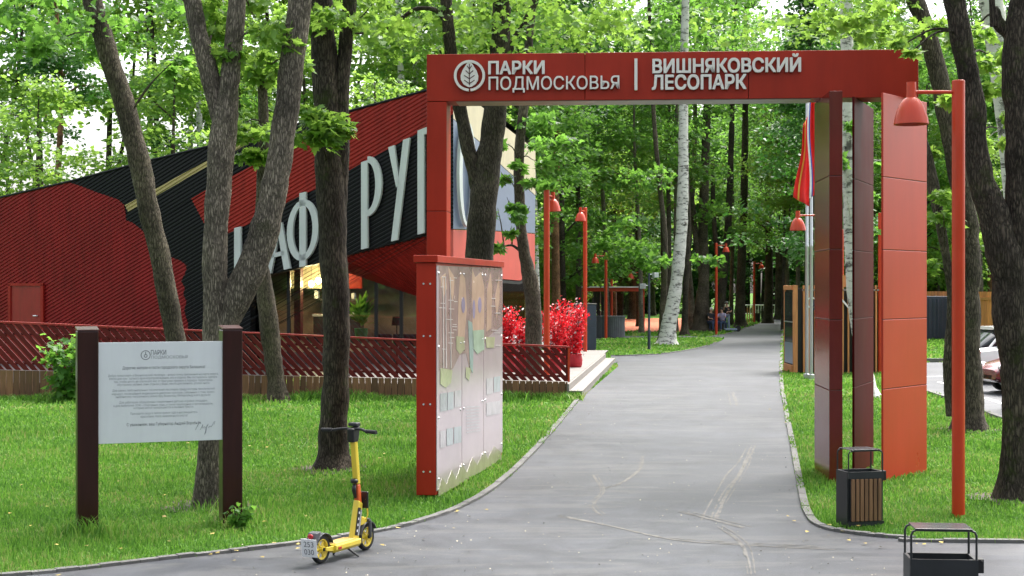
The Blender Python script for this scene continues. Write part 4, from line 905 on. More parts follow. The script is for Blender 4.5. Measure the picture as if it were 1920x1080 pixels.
    def arc(cx, cy, rx, ry, w, a0, a1, sh=-.21, n=26):
        out = []
        for i in range(n):
            q = []
            for rr, t in ((0, i), (1, i), (1, i + 1), (0, i + 1)):
                a = a0 + (a1 - a0) * t / n; X, Y = (rx - w * (1 - rr)) * cos(a), (ry - w * 1.0 * (1 - rr)) * sin(a); q.append((cx + X, cy - Y + sh * X))
            out.append(q)
        return out
    stroke("letter", [[(444, 512), (456, 509.5), (456, 425), (444, 428)], [(456, 480), (470, 462), (484, 432), (495, 430), (478, 467), (456, 492)], [(464, 478), (474, 462), (500, 500), (488, 503)]])
    stroke("letter", [[(503, 515), (513, 512.5), (532, 418), (523, 420)], [(523, 420), (533, 417.5), (549, 503), (537, 506)], [(514, 484), (538, 478), (537, 470), (515, 476)]])
    stroke("letter", [[(566, 501), (578, 498.5), (578, 360), (566, 363)]] + arc(572, 432, 29.5, 57, 11, 0, 2 * pi))
    stroke("letter", [[(612, 490), (623, 487), (623, 335), (612, 338)], [(623, 487), (644, 482), (644, 471), (623, 476)], [(623, 412), (640, 408), (640, 397), (623, 401)], [(623, 346), (644, 341), (644, 330), (623, 335)]])
    stroke("letter", [[(681.5, 468), (693.5, 465), (693.5, 301), (681.5, 305)]] + arc(693.5, 350, 26.5, 56, 12, -pi / 2, pi / 2))
    stroke("letter", [[(732, 277), (743.5, 273), (753, 345), (747, 352)], [(737.5, 453), (749.5, 450), (772.5, 259), (760, 263)]])
    stroke("letter", [[(787, 440), (799, 437), (799, 241), (787, 246)], [(799, 253), (828, 244), (828, 231), (799, 241)], [(828, 430), (839, 427), (839, 228), (828, 231)]])
    stroke("letter", arc(869, 327, 16, 99, 6, 0, 2 * pi, sh=0), P=FB)
    return root
cafe()
FGk = lambda x, y, o: FG.px(x, y, o)
for i, (x, y) in enumerate([(564, 532), (577.5, 526), (591, 519.5), (603, 511)]):
    p = FGk(x, y, -1.2); t = thing("globe_lamp", ["lit globe lamp lowest in the row under the cafe ceiling", "lit globe lamp second from the lowest in the cafe row", "lit globe lamp between two others before the red bulkhead", "lit globe lamp half hidden by the thick maple trunk"][i], "lamp", p, 0, "globe lamps in the cafe window")
    mb = MB(); mb.ball((0, 0, 0), .088, 16, 10); mb.build("globe", M['globe'], t, smooth=True, local=True)
    mb = MB(); mb.tube([(0, 0, .08), (0, 0, .9)], .006, 5); mb.build("cord", M['black'], t, local=True)
def shelf_things():
    t = thing("serving_counter", "dark counter with cups and machines behind the cafe glass", "counter", FGk(600, 640, -2.4))
    def bx(name, x0, x1, y0, y1, o, dep, mat):
        mb = MB(); mb.prism([FGk(x0, y1, o), FGk(x1, y1, o), FGk(x1, y0, o), FGk(x0, y0, o)], -FG.n * dep); mb.build(name, mat, t, bevel=.01)
    bx("counter_front", 556, 648, 596, 650, -1.9, .5, M['dark']); bx("worktop", 554, 650, 591, 596, -1.88, .6, M['steel'])
    bx("shelf_board", 550, 650, 561, 565, -2.6, .3, M['deck'])
    for x0, x1, y0, y1, m in [(553, 560, 545, 561, 'plate'), (566, 582, 570, 590, 'black'), (580, 589, 575, 591, 'cream'), (592, 606, 578, 591, 'steel'), (612, 622, 572, 591, 'dark'), (628, 640, 575, 591, 'silver'), (600, 604, 552, 561, 'cafe_red2'), (626, 632, 550, 561, 'plate')]: bx("kitchen_item", x0, x1, y0, y1, -2.2, .2, M[m])
shelf_things()
def indoor_plant():
    t = thing("indoor_plant", "green potted plant inside the cafe beside the thick trunk", "plant", FGk(664, 640, -.9))
    mb = MB(); mb.lathe([(.0, 0), (.16, 0), (.2, .35), (.17, .35), (0, .3)], 16); mb.build("pot", M['greenp'], t, smooth=35, local=True)
    mb = MB()
    for i in range(90):
        a, e = R.uniform(0, 6.28), R.uniform(.2, 1.4); l = R.uniform(.3, .75); c = Vector((0, 0, .4 + R.uniform(0, .5)))
        q = c + Vector((cos(a) * cos(e), sin(a) * cos(e), sin(e))) * l; s_ = Vector((-sin(a), cos(a), 0)) * .07; m_ = c.lerp(q, .6)
        mb.add([c, m_ - s_, q, m_ + s_], [[0, 1, 2, 3]])
    mb.build("leaves", M['leafA'], t, local=True)
indoor_plant()
def table_lamp():
    p = FGk(731, 640, -1.0); t = thing("shaded_lamp", "black standing lamp with drum shade inside the cafe window", "lamp", (p.x, p.y, .31))
    mb = MB(); mb.lathe([(0, 0), (.13, 0), (.13, .02), (.02, .05), (.018, 1.15), (0, 1.15)], 14); mb.build("stand", M['black'], t, smooth=35, local=True)
    mb = MB(); mb.lathe([(.15, 1.1), (.16, 1.1), (.12, 1.36), (.11, 1.36), (.15, 1.1)], 20); mb.build("lamp_shade", M['black'], t, smooth=35, local=True)
table_lamp()
def cafe_chair(px_, lab):
    p = FG.px(px_, 650, -.8); t = thing("cafe_chair", lab, "chair", (p.x, p.y, .31), R.uniform(-.5, .5), "dark chairs in the cafe window")
    mb = MB(); mb.box((0, 0, .45), (.44, .44, .04)); mb.build("seat", M['darkcloth'], t, bevel=.015, local=True)
    mb = MB(); mb.box((0, -.2, .68), (.46, .05, .36)); mb.build("backrest", M['darkcloth'], t, bevel=.02, local=True)
    for sx in (-1, 1):
        for sy in (-1, 1): mb = MB(); mb.tube([(sx * .19, sy * .19, .44), (sx * .21, sy * .21, 0)], .014, 6); mb.build("leg", M['black'], t, local=True)
for x, l in [(712, "dark chair in the cafe window under the drum-shaded lamp"), (742, "dark chair between the lamp and the window post"), (770, "dark cafe chair beside the red information stand"), (580, "dark chair below the lit cafe counter")]: cafe_chair(x, l)

# ------------------------------------------------------------------ terrace: fence, deck, steps
PR = Plane(D(0, 600, 34.0), D(1065, 600, 33.75))
DZ = .33
def terrace():
    t = thing("terrace_fence", "long low dark red fence of slanted slats above rough timber boards, around the cafe terrace", "fence", PR.at(0, 0))
    top = lambda x: 603 + (650 - 603) * x / 1065; bot = lambda x: 693 + (715 - 693) * x / 1065
    for a, b in ((-60, 205), (205, 500), (500, 745), (745, 1064)):
        corrugated("slat_panel", PR, [(a, bot(a)), (b, bot(b)), (b, top(b) + 3), (a, top(a) + 3)], radians(-47), M['rail'], t, period=.138, depth=0, thick=.035, duty=.70)
        mb = MB(); mb.prism([PR.px(b - 3, bot(b), -.037), PR.px(b + 1, bot(b), -.037), PR.px(b + 1, top(b), -.037), PR.px(b - 3, top(b), -.037)], -PR.n * .05); mb.build("post", M['rail'], t)
        for f in (.24, .86):
            y = lambda x: top(x) + (bot(x) - top(x)) * f
            mb = MB(); mb.prism([PR.px(a, y(a) + 2, -.036), PR.px(b - 3.2, y(b) + 2, -.036), PR.px(b - 3.2, y(b) - 2, -.036), PR.px(a, y(a) - 2, -.036)], -PR.n * .03); mb.build("rail", M['rail'], t)
    mb = MB(); q = [PR.px(-60, top(-60) + 2, .03), PR.px(1068, top(1068) + 2, .03), PR.px(1068, top(1068) - 1, .03), PR.px(-60, top(-60) - 1, .03)]; mb.prism(q, -PR.n * .14); mb.build("cap_rail", M['railcap'], t)
    mb = MB(); mb.prism([PR.px(1064.5, 716, .02), PR.px(1068.5, 716, .02), PR.px(1068.5, 651, .02), PR.px(1064.5, 651, .02)], -PR.n * .08); mb.build("end_post", M['lamp'], t)
    ua, ub = PR.uv(-60, 700)[0], PR.uv(1064, 700)[0]; u = ua; mb = MB()
    while u < ub:
        w = R.uniform(.135, .165); zt = PR.uv(960 + (u - ua) / (ub - ua) * 0, 0)[1]; f = (u - ua) / (ub - ua); x = -60 + f * 1124; z1 = PR.uv(x, bot(x))[1] - .012
        o = -.01 + R.uniform(-.012, .012); z0 = -.03; e = min(u + w - .012, ub)
        if e - u > .02: mb.prism([PR.at(u, z0, o), PR.at(e, z0, o), PR.at(e, z1, o), PR.at(u, z1, o)], -PR.n * .03)
        u += w
    mb.build("skirt_boards", M['skirt'], t)
    mb = MB(); mb.prism([PR.at(ua, -.03, -.09), PR.at(ub, -.03, -.09), PR.at(ub, .27, -.09), PR.at(ua, .27, -.09)], -PR.n * .05); mb.build("plinth", M['black'], t)
    d = thing("terrace_deck", "raised grey board terrace with a long low step down to the path", "deck", (1.2, 34, 0))
    e0, e1 = Vector((1.29, 33.72, 0)), Vector((3.105, 49.4, 0)); mb = MB(); y = 33.98
    while y < 52:
        f = (y - e0.y) / (e1.y - e0.y); x1 = e0.x + (e1.x - e0.x) * f - .05; mb.box(((x1 - 4) / 2, y + .07, DZ - .015), (x1 + 4, .136, .03)); y += .146
    mb.build("deck_boards", M['deck'], d)
    mb = MB(); mb.prism([(-18, 34.3, DZ - .07), (-4.1, 34.3, DZ - .07), (-4.1, 43, DZ - .07), (-18, 45, DZ - .07)], (0, 0, .06)); mb.build("deck_base", M['dark'], d)
    u = (e1 - e0).normalized(); s = Vector((u.y, -u.x, 0)); f0 = e0 + Vector((0, 0, 0)); L = (e1 - e0).length
    mb = MB(); mb.prism([f0 - s * .05, f0 + s * 0.0, f0 + u * L, f0 + u * L - s * .05], (0, 0, DZ)); mb.build("edge_board", M['step'], d)
    mb = MB(); a = f0 + u * -.02 + s * .002; mb.prism([a + Vector((0, 0, .155)), a + s * .30 + Vector((0, 0, .155)), a + s * .30 + u * L + Vector((0, 0, .155)), a + u * L + Vector((0, 0, .155))], (0, 0, .03)); mb.build("step_tread", M['step'], d, bevel=.006)
    mb = MB(); b = a + s * .262; mb.prism([b, b + s * .03, b + s * .03 + u * L, b + u * L], (0, 0, .154)); mb.build("step_riser", M['step'], d)
terrace()

# ------------------------------------------------------------------ red blossom shrubs in pots
def blossom_shrub(px, d, r, h, lab, seed):
    p = D(px, 600, d); t = thing("blossom_shrub", lab, "shrub", (p.x, d, DZ), 0, "red blossom shrubs on the terrace"); q = random.Random(seed)
    mb = MB(); mb.lathe([(.0, 0), (.17, 0), (.20, .06), (.21, .20), (.185, .30), (.20, .36), (.17, .36), (.12, .30), (0, .30)], 18); pot = mb.build("pot", M['redcloth'], t, smooth=40, local=True)
    st = MB(); pe = MB(); wh = MB()
    for i in range(17):
        a = q.uniform(0, 6.28); rr = r * sqrt(q.random()); tip = Vector((rr * cos(a), rr * sin(a), h * q.uniform(.62, 1.0))); ctl = Vector((tip.x * .3, tip.y * .3, .7))
        pts = smooth_line([Vector((tip.x * .1, tip.y * .1, .3)), ctl, tip], 5); st.tube(pts, .008, 5)
        for k in range(120):
            f = q.uniform(.25, 1.03); c = pts[min(len(pts) - 1, int(f * (len(pts) - 1)))] + Vector((q.gauss(0, .075), q.gauss(0, .075), q.gauss(0, .06)))
            n = Vector((q.gauss(0, 1), q.gauss(0, 1), q.gauss(.3, 1))).normalized(); a1 = n.orthogonal().normalized(); b1 = n.cross(a1); s = q.uniform(.025, .05)
            (wh if (i % 6 == 0 and q.random() < .6) else pe).add([c - a1 * s, c - b1 * s * .7, c + a1 * s, c + b1 * s * .7], [[0, 1, 2, 3]])
    st.build("stem", M['black'], t, local=True); pe.build("blossoms", M['petal'], t, local=True); wh.build("white_blossoms", M['petalw'], t, local=True)
blossom_shrub(956, 38.6, .34, 1.75, "red blossom shrub nearest the information stand", 1)
blossom_shrub(980, 37.4, .26, 1.4, "low red blossom shrub just beside the slim terrace trunk", 2)
blossom_shrub(1038, 38.0, .42, 1.72, "wide red blossom shrub between the deck lamp and the next shrub", 3)
blossom_shrub(1078, 41.0, .36, 1.75, "red blossom shrub in the red cloth pot at the end of the fence", 4)
blossom_shrub(1058, 42.2, .34, 1.85, "red blossom shrub standing behind the others by the slate cabinet", 5)

# ------------------------------------------------------------------ small structures beyond the terrace
def cabinet():
    a, b = G(1077, 659), G(1118, 659); t = thing("slate_cabinet", "tall plain slate blue cabinet behind the red shrubs", "cabinet", a); w = b.x - a.x
    mb = MB(); mb.box((a.x + w / 2, a.y + .4, .94), (w, .8, 1.84)); mb.build("body", M['slate'], t, bevel=.01)
    for z, h in ((.52, .86), (1.38, .82)):
        for i in (0, 1): mb = MB(); mb.box((a.x + w * (.25 + .5 * i), a.y - .012, z), (w / 2 - .04, .02, h)); mb.build("door", M['slate'], t, bevel=.004)
    mb = MB(); mb.box((a.x + w / 2, a.y + .4, 1.875), (w + .06, .86, .03)); mb.build("top", M['step'], t)
cabinet()
def counter():
    c = G(1145, 634); c.y += .9; t = thing("bar_counter", "curved grey slatted counter under the red pergola", "counter", (c.x, c.y, 0)); r = .78; mb = MB(); n = 22
    for i in range(n):
        a0, a1 = pi + pi * i / n, pi + pi * (i + .86) / n; mb.prism([(r * cos(x) * k, r * sin(x) * k, .04) for x, k in ((a0, 1), (a1, 1), (a1, .95), (a0, .95))], (0, 0, 1.0))
    mb.build("slat_front", M['counter'], t, local=True)
    mb = MB(); mb.prism([(.9 * r * cos(pi + pi * i / n), .9 * r * sin(pi + pi * i / n), .0) for i in range(n + 1)], (0, 0, 1.03)); mb.build("core", M['black'], t, local=True)
    mb = MB(); mb.prism([(1.06 * r * cos(pi + pi * i / n), 1.06 * r * sin(pi + pi * i / n), 1.05) for i in range(n + 1)], (0, 0, .05)); mb.build("counter_top", M['counter'], t, local=True)
    mb = MB(); mb.prism([(1.03 * r * cos(pi + pi * i / n), 1.03 * r * sin(pi + pi * i / n), .0) for i in range(n + 1)], (0, 0, .04)); mb.build("base", M['dark'], t, local=True)
counter()
def pergola():
    d = 86.0; a, b = D(1089, 545, d), D(1206, 545, d); t = thing("pergola", "red metal pergola with a pale flat roof and dark hanging ropes", "pergola", (a.x, d, 0)); z = a.z
    for x in (a.x, b.x):
        for y in (d, d + 2.2): mb = MB(); mb.box((x, y, z / 2), (.14, .14, z)); mb.build("post", M['lamp'], t)
    for y in (d, d + 2.2): mb = MB(); mb.box(((a.x + b.x) / 2, y, z + .07), (b.x - a.x + .14, .14, .22)); mb.build("beam", M['lamp'], t)
    mb = MB(); mb.box(((a.x + b.x) / 2, d + 1.1, z + .21), (b.x - a.x + .3, 2.6, .07)); mb.build("roof", M['whitecloth'], t)
    mb = MB()
    for i in range(34):
        x = D(1113 + i * 1.15, 545, d).x + R.uniform(-.02, .02); y = d + R.choice((.4, .9, 1.4)); mb.tube([(x, y, z), (x + R.uniform(-.03, .03), y, z - 1.5)], R.uniform(.012, .028), 4)
    mb.build("ropes", M['black'], t)
pergola()
def spot_post():
    p = G(1217, 656); t = thing("spotlight_post", "slim dark post with two grey spotlights on the lawn before the birch", "spotlight post", p)
    h = 3.1; mb = MB(); mb.lathe([(.0, 0), (.06, 0), (.06, .8), (.045, .82), (.045, h), (0, h)], 14); mb.build("pole", M['navy'], t, smooth=35, local=True)
    for s, z in ((1, h - .05), (-1, h - .5)):
        mb = MB(); mb.tube([(0, 0, z), (s * .16, 0, z)], .02, 6); mb.box((s * .25, -.03, z - .03), (.20, .22, .20), rz=s * .4); mb.build("spotlight", M['silver'], t, bevel=.02, local=True)
spot_post()

# ------------------------------------------------------------------ people at the bench
def body(name, joints, edges, radii, mat, parent, loc=None):
    me = bpy.data.meshes.new(name); me.from_pydata(joints, edges, []); me.materials.append(mat); o = link(name, me, parent, local=True)
    sk = o.modifiers.new("skin", 'SKIN'); sk.use_smooth_shade = True
    for v, r in zip(me.skin_vertices[0].data, radii): v.radius = (r, r) if not hasattr(r, '__len__') else r
    me.skin_vertices[0].data[0].use_root = True
    ss = o.modifiers.new("subdivision", 'SUBSURF'); ss.levels = 1; ss.render_levels = 1; return o
def person(lab, loc, rz, pose, top, legs, hairm, hat=None):
    t = thing("person", lab, "person", loc, rz)
    hip, kneeL, footL, kneeR, footR, chest, neck, head, shL, elL, haL, shR, elR, haR = pose
    J = [hip, chest, neck, head, (head[0], head[1] - .02, head[2] + .10), kneeL, (footL[0], footL[1], footL[2] + .06), (footL[0], footL[1] - .16, footL[2] + .03), kneeR, (footR[0], footR[1], footR[2] + .06), (footR[0], footR[1] - .16, footR[2] + .03), shL, elL, haL, shR, elR, haR, ((hip[0] + .09), hip[1], hip[2] - .04), ((hip[0] - .09), hip[1], hip[2] - .04), (haL[0], haL[1] - .07, haL[2] - .05), (haR[0], haR[1] - .07, haR[2] - .05)]
    E_ = [(0, 1), (1, 2), (2, 3), (3, 4), (0, 17), (17, 5), (5, 6), (6, 7), (0, 18), (18, 8), (8, 9), (9, 10), (1, 11), (11, 12), (12, 13), (1, 14), (14, 15), (15, 16), (13, 19), (16, 20)]
    rad = [(.13, .10), (.155, .105), .055, (.075, .09), (.07, .085), .06, .045, .04, .06, .045, .04, .055, .042, .03, .055, .042, .03, .085, .085, .022, .022]
    body("body", J, E_, rad, M['skin'], t)
    mid = lambda a, b, f: tuple(x + (y - x) * f for x, y in zip(a, b))
    shJ = [hip, chest, mid(chest, neck, .6), shL, mid(shL, elL, .75), shR, mid(shR, elR, .75)]
    body("shirt", shJ, [(0, 1), (1, 2), (1, 3), (3, 4), (1, 5), (5, 6)], [(.155, .125), (.178, .128), .075, .072, .062, .072, .062], top, t)
    tj = [hip, J[17], kneeL, mid(kneeL, footL, .88), J[18], kneeR, mid(kneeR, footR, .88)]
    body("trousers", tj, [(0, 1), (1, 2), (2, 3), (0, 4), (4, 5), (5, 6)], [(.15, .12), .10, .078, .065, .10, .078, .065], legs, t)
    mb = MB(); mb.ball((head[0], head[1] + .02, head[2] + .075), (.088, .105, .095), 14, 9); mb.build("hair", hairm, t, smooth=True, local=True)
    if hat: mb = MB(); mb.ball((head[0], head[1], head[2] + .115), (.10, .115, .07), 14, 9); mb.box((head[0], head[1] - .13, head[2] + .09), (.15, .12, .018)); mb.build("cap", hat, t, smooth=40, bevel=.008, local=True)
    mb = MB()
    for s in (-1, 1): mb.ball((head[0] + s * .032, head[1] - .088, head[2] + .06), .011, 8, 5)
    mb.build("eyes", M['black'], t, smooth=True, local=True)
    for ft in (footL, footR): mb = MB(); mb.ball((ft[0], ft[1] - .07, ft[2] + .045), (.05, .14, .05), 12, 7); mb.build("shoe", M['darkcloth'], t, smooth=True, local=True)
BD = 87.0
b0 = D(1346, 620, BD)
def bench():
    t = thing("park_bench", "dark blue bench beside the red lamp with people on it", "bench", (b0.x, BD, 0))
    mb = MB(); mb.box((0, 0, .46), (1.1, .42, .06)); mb.build("seat", M['bluecloth'], t, bevel=.01, local=True)
    for s in (-1, 1): mb = MB(); mb.box((s * .48, 0, .215), (.08, .38, .43)); mb.build("leg", M['bluecloth'], t, bevel=.01, local=True)
    mb = MB(); mb.box((0, .25, .72), (1.1, .05, .26)); mb.build("backrest", M['bluecloth'], t, bevel=.01, local=True)
    for s in (-1, 1): mb = MB(); mb.box((s * .45, .255, .53), (.05, .04, .15)); mb.build("support", M['bluecloth'], t, local=True)
bench()
sit = lambda lean: ((0, 0, .56), (.12, -.42, .50), (.13, -.44, .0), (-.12, -.42, .50), (-.14, -.42, .0), (0, -.04 + lean, .92), (0, -.07 + lean, 1.12), (0, -.10 + lean, 1.20), (.20, -.04 + lean, .98), (.30, -.22 + lean, .78), (.42, -.40 + lean, .84), (-.20, -.04 + lean, .98), (-.27, -.2 + lean, .74), (-.16, -.42 + lean, .72))
person("seated person in dark clothes and a white cap, arm stretched along the bench", (b0.x - .45, BD - .02, 0), radians(30), sit(0), M['darkcloth'], M['bluecloth'], M['whitecloth'], M['whitecloth'])
person("seated person in a lilac shirt between the lamp and the standing person", (b0.x + .25, BD - .02, 0), radians(-35), sit(.02), M['lilac'], M['bluecloth'], M['hair'])
p3 = D(1363, 620, 87.6)
person("standing person in a black shirt, pale jeans and grey cap, hand raised to the chin", (p3.x, 87.6, 0), radians(-30), ((0, 0, .92), (.11, -.02, .50), (.13, .02, .0), (-.11, -.03, .50), (-.15, -.04, .0), (0, .01, 1.27), (0, 0, 1.47), (0, -.03, 1.55), (.21, .01, 1.38), (.28, .03, 1.12), (.10, -.22, 1.10), (-.21, .01, 1.38), (-.25, -.12, 1.16), (-.05, -.20, 1.42)), M['darkcloth'], M['jeans'], M['hair'], pm("grey_cap", (.2, .2, .18), .8))
def ride_toy():
    p = D(1373, 622, 85.6); t = thing("wheeled_toy", "low pale blue wheeled toy lying on grass by the bench", "toy", (p.x, 85.6, 0), .2)
    mb = MB(); mb.box((-.1, 0, .13), (.75, .22, .12)); mb.build("body", M['jeans'], t, bevel=.04, local=True)
    for x, r in ((.34, .17), (-.4, .09)): mb = MB(); mb.tube([(x, -.05, r), (x, .05, r)], r, 18); mb.build("wheel", M['tyre'], t, bevel=.01, local=True)
ride_toy()
for (px_, py_, lab) in [(1420, 604, "small black bin at the far path bend, nearer of two"), (1432, 599, "small dark bin at the far path bend, farther of two")]:
    p = G(px_, py_); t = thing("far_bin", lab, "litter bin", p)
    mb = MB(); mb.lathe([(0, 0), (.20, 0), (.24, .62), (.25, .66), (.22, .66), (.20, .58), (0, .58)], 4 * 4); mb.build("body", M['black'], t, smooth=30, local=True)
    mb = MB(); mb.tube([(-.2, 0, .64), (-.2, 0, .82), (.2, 0, .82), (.2, 0, .64)], .015, 6); mb.build("handle", M['dark'], t, local=True)
for i, (px_, py_) in enumerate([(1401, 608), (1405, 606), (1410, 605)]):
    p = G(px_, py_); t = thing("tree_stake", "thin wooden stake supporting a sapling by the far path bend", "stake", p, 0, "tree stakes at the path bend")
    mb = MB(); mb.tube([(0, 0, 0), (.02, 0, .95), (.0, 0, 1.15)], [.035, .033, .02], 8); mb.build("shaft", M['orangewood'], t, local=True)
def far_railing():
    a, b = Vector((17.5, 131, 0)), Vector((24.5, 131, 0)); t = thing("far_railing", "low white railing across the far end of the path", "railing", a)
    for z in (.25, 1.0): mb = MB(); mb.tube([a + Vector((0, 0, z)), b + Vector((0, 0, z))], .05, 6); mb.build("rail", M['white'], t)
    mb = MB()
    for i in range(30): x = a.x + (b.x - a.x) * i / 29; mb.box((x, 131, .55), (.05, .04, 1.0))
    mb.build("bars", M['white'], t)
far_railing()

# ------------------------------------------------------------------ timber kiosk, flagpoles, container, fence
def kiosk():
    x0, y0, w, dp, h = 8.25, 43.75, 2.9, 1.45, 2.58; t = thing("timber_kiosk", "box kiosk faced with orange timber battens and white letters", "kiosk", (x0, y0, 0)); ow = M['orangewood']
    mb = MB(); mb.box((w / 2, dp / 2 + .04, h / 2 - .03), (w - .06, dp - .12, h - .12)); mb.build("body", M['black'], t, local=True)
    mb = MB(); n = 17
    for i in range(n): mb.box((.30 + (w - .3) * i / (n - 1), -.0, h / 2), (.045, .09, h))
    mb.build("battens", ow, t, local=True)
    for nm, c, s in (("corner_post", (.045, -.002, h / 2), (.13, .10, h)), ("corner_post", (.045, dp - .03, h / 2), (.13, .10, h)), ("head_rail", (-.002, dp / 2 - .02, h - .07), (.10, dp - .12, .13)), ("foot_rail", (-.002, dp / 2 - .02, .12), (.10, dp - .12, .22)), ("front_rail", (w / 2 + .1, -.03, h - .14), (w - .3, .03, .05))):
        mb = MB(); mb.box(c, s); mb.build(nm, ow if nm != "front_rail" else M['step'], t, bevel=.004, local=True)
    for nm, z, hh, m in (("window", 1.95, .86, 'carglass'), ("window", 1.2, .58, 'carglass'), ("door_panel", .58, .62, 'bluegrey')): mb = MB(); mb.box((-.0, dp / 2 - .02, z), (.03, dp - .16, hh)); mb.build(nm, M[m], t, local=True)
    mb = MB(); mb.box((-.01, dp / 2 - .02, 1.5), (.05, dp - .16, .03)); mb.build("ledge", M['silver'], t, local=True)
    mb = MB(); mb.box((w / 2 + .05, .5, h + .12), (.26, .3, .34)); mb.build("roof_box", ow, t, local=True)
    mb = MB(); mb.box((.62, -.06, 2.0), (.16, .06, .30)); mb.build("meter_box", M['navy'], t, local=True)
    K = Plane((x0, y0), (x0 + w, y0))
    for ch, box in (("О", (1511, 557, 1531, 578)), ("N", (1572, 556, 1592, 578))): letter_mesh("letter", ch, K, box, .03, .06, M['white'], t)
kiosk()
def flag(px_, d, lab, bands, z1, z0, w, name="flag", seed=0, x0=0.0):
    q = random.Random(seed); p = D(px_, 500, d)
    t = thing("flagpole", "silver flagpole carrying " + lab, "flagpole", (p.x, d, 0)); mb = MB(); mb.lathe([(0, 0), (.10, 0), (.10, .12), (.045, .14), (.045, 3.6), (.05, 3.62), (.05, 3.68), (.045, 3.7), (.035, 8.2), (0, 8.2)], 14); mb.build("pole", M['silver'], t, smooth=35, local=True)
    f = thing("flag", "drooping " + lab + " hanging from a silver pole", "flag", (p.x, d, 0)); nb = len(bands)
    for k, m in enumerate(bands):
        mb = MB(); n, r = 6, 16; g = []
        for j in range(r + 1):
            v = j / r; z = z1 + (z0 - z1) * v
            for i in range(n + 1):
                u = (k + i / n) / nb; wd = w * (.35 + .65 * v); g.append((x0 + u * wd + .03 * sin(v * 7 + seed), -.14 + .05 * sin(u * 11 + v * 2.0 + seed), z + (.25 * u * v - .3 * u * (1 - v)) ))
        for j in range(r):
            for i in range(n): a = j * (n + 1) + i; mb.f.append([a, a + 1, a + n + 2, a + n + 1]); mb.m.append(0)
        mb.v = g; me = mb.mesh("cloth", M[m], True); o = link("cloth", me, f, local=True); so = o.modifiers.new("cloth_thickness", 'SOLIDIFY'); so.thickness = .004
    return f
flag(1521, 41.0, "white, blue and red banner", ['flagwhite', 'flagblue'] + ['flagred'] * 7, 7.95, 4.95, .44, seed=2, x0=-.10)
flag(1513, 41.3, "red banner with yellow patches", ['flagred'] * 6 + ['flagyellow'] + ['flagred'] * 3, 7.3, 4.75, -.46, seed=5, x0=.06)
def container():
    a = G(1700, 637); b = G(1797, 637); t = thing("storage_container", "dark blue steel container on the far lawn", "container", a); w = b.x - a.x
    mb = MB(); mb.box((a.x + w / 2, a.y + 1.2, 1.05), (w, 2.4, 2.1)); mb.build("body", M['navy'], t, bevel=.02)
    mb = MB()
    for i in range(int(w / .2)): mb.box((a.x + .1 + i * .2, a.y - .02, 1.05), (.09, .035, 1.9))
    mb.build("ribs", M['navy'], t, bevel=.01)
    mb = MB()
    for x in (1752, 1758): mb.tube([(G(x, 637).x, a.y - .06, .15), (G(x, 637).x, a.y - .06, 1.95)], .022, 8)
    mb.build("lock_rods", M['slate'], t)
container()
def timber_fence():
    a, b = D(1690, 600, 78), D(2100, 600, 58); P = Plane(a, b); t = thing("timber_fence", "orange vertical board fence beyond the parked cars", "fence", P.at(0, 0)); u = 0; mb = MB(); L = P.len
    while u < L: w = .16; mb.prism([P.at(u, 0), P.at(u + w - .035, 0), P.at(u + w - .035, 2.33), P.at(u, 2.33)], -P.n * .03); u += w
    mb.build("boards", M['orangewood'], t)
    for z in (.6, 1.95): mb = MB(); mb.prism([P.at(0, z, .045), P.at(L, z, .045), P.at(L, z + .12, .045), P.at(0, z + .12, .045)], -P.n * .043); mb.build("rail", M['orangewood'], t)
timber_fence()

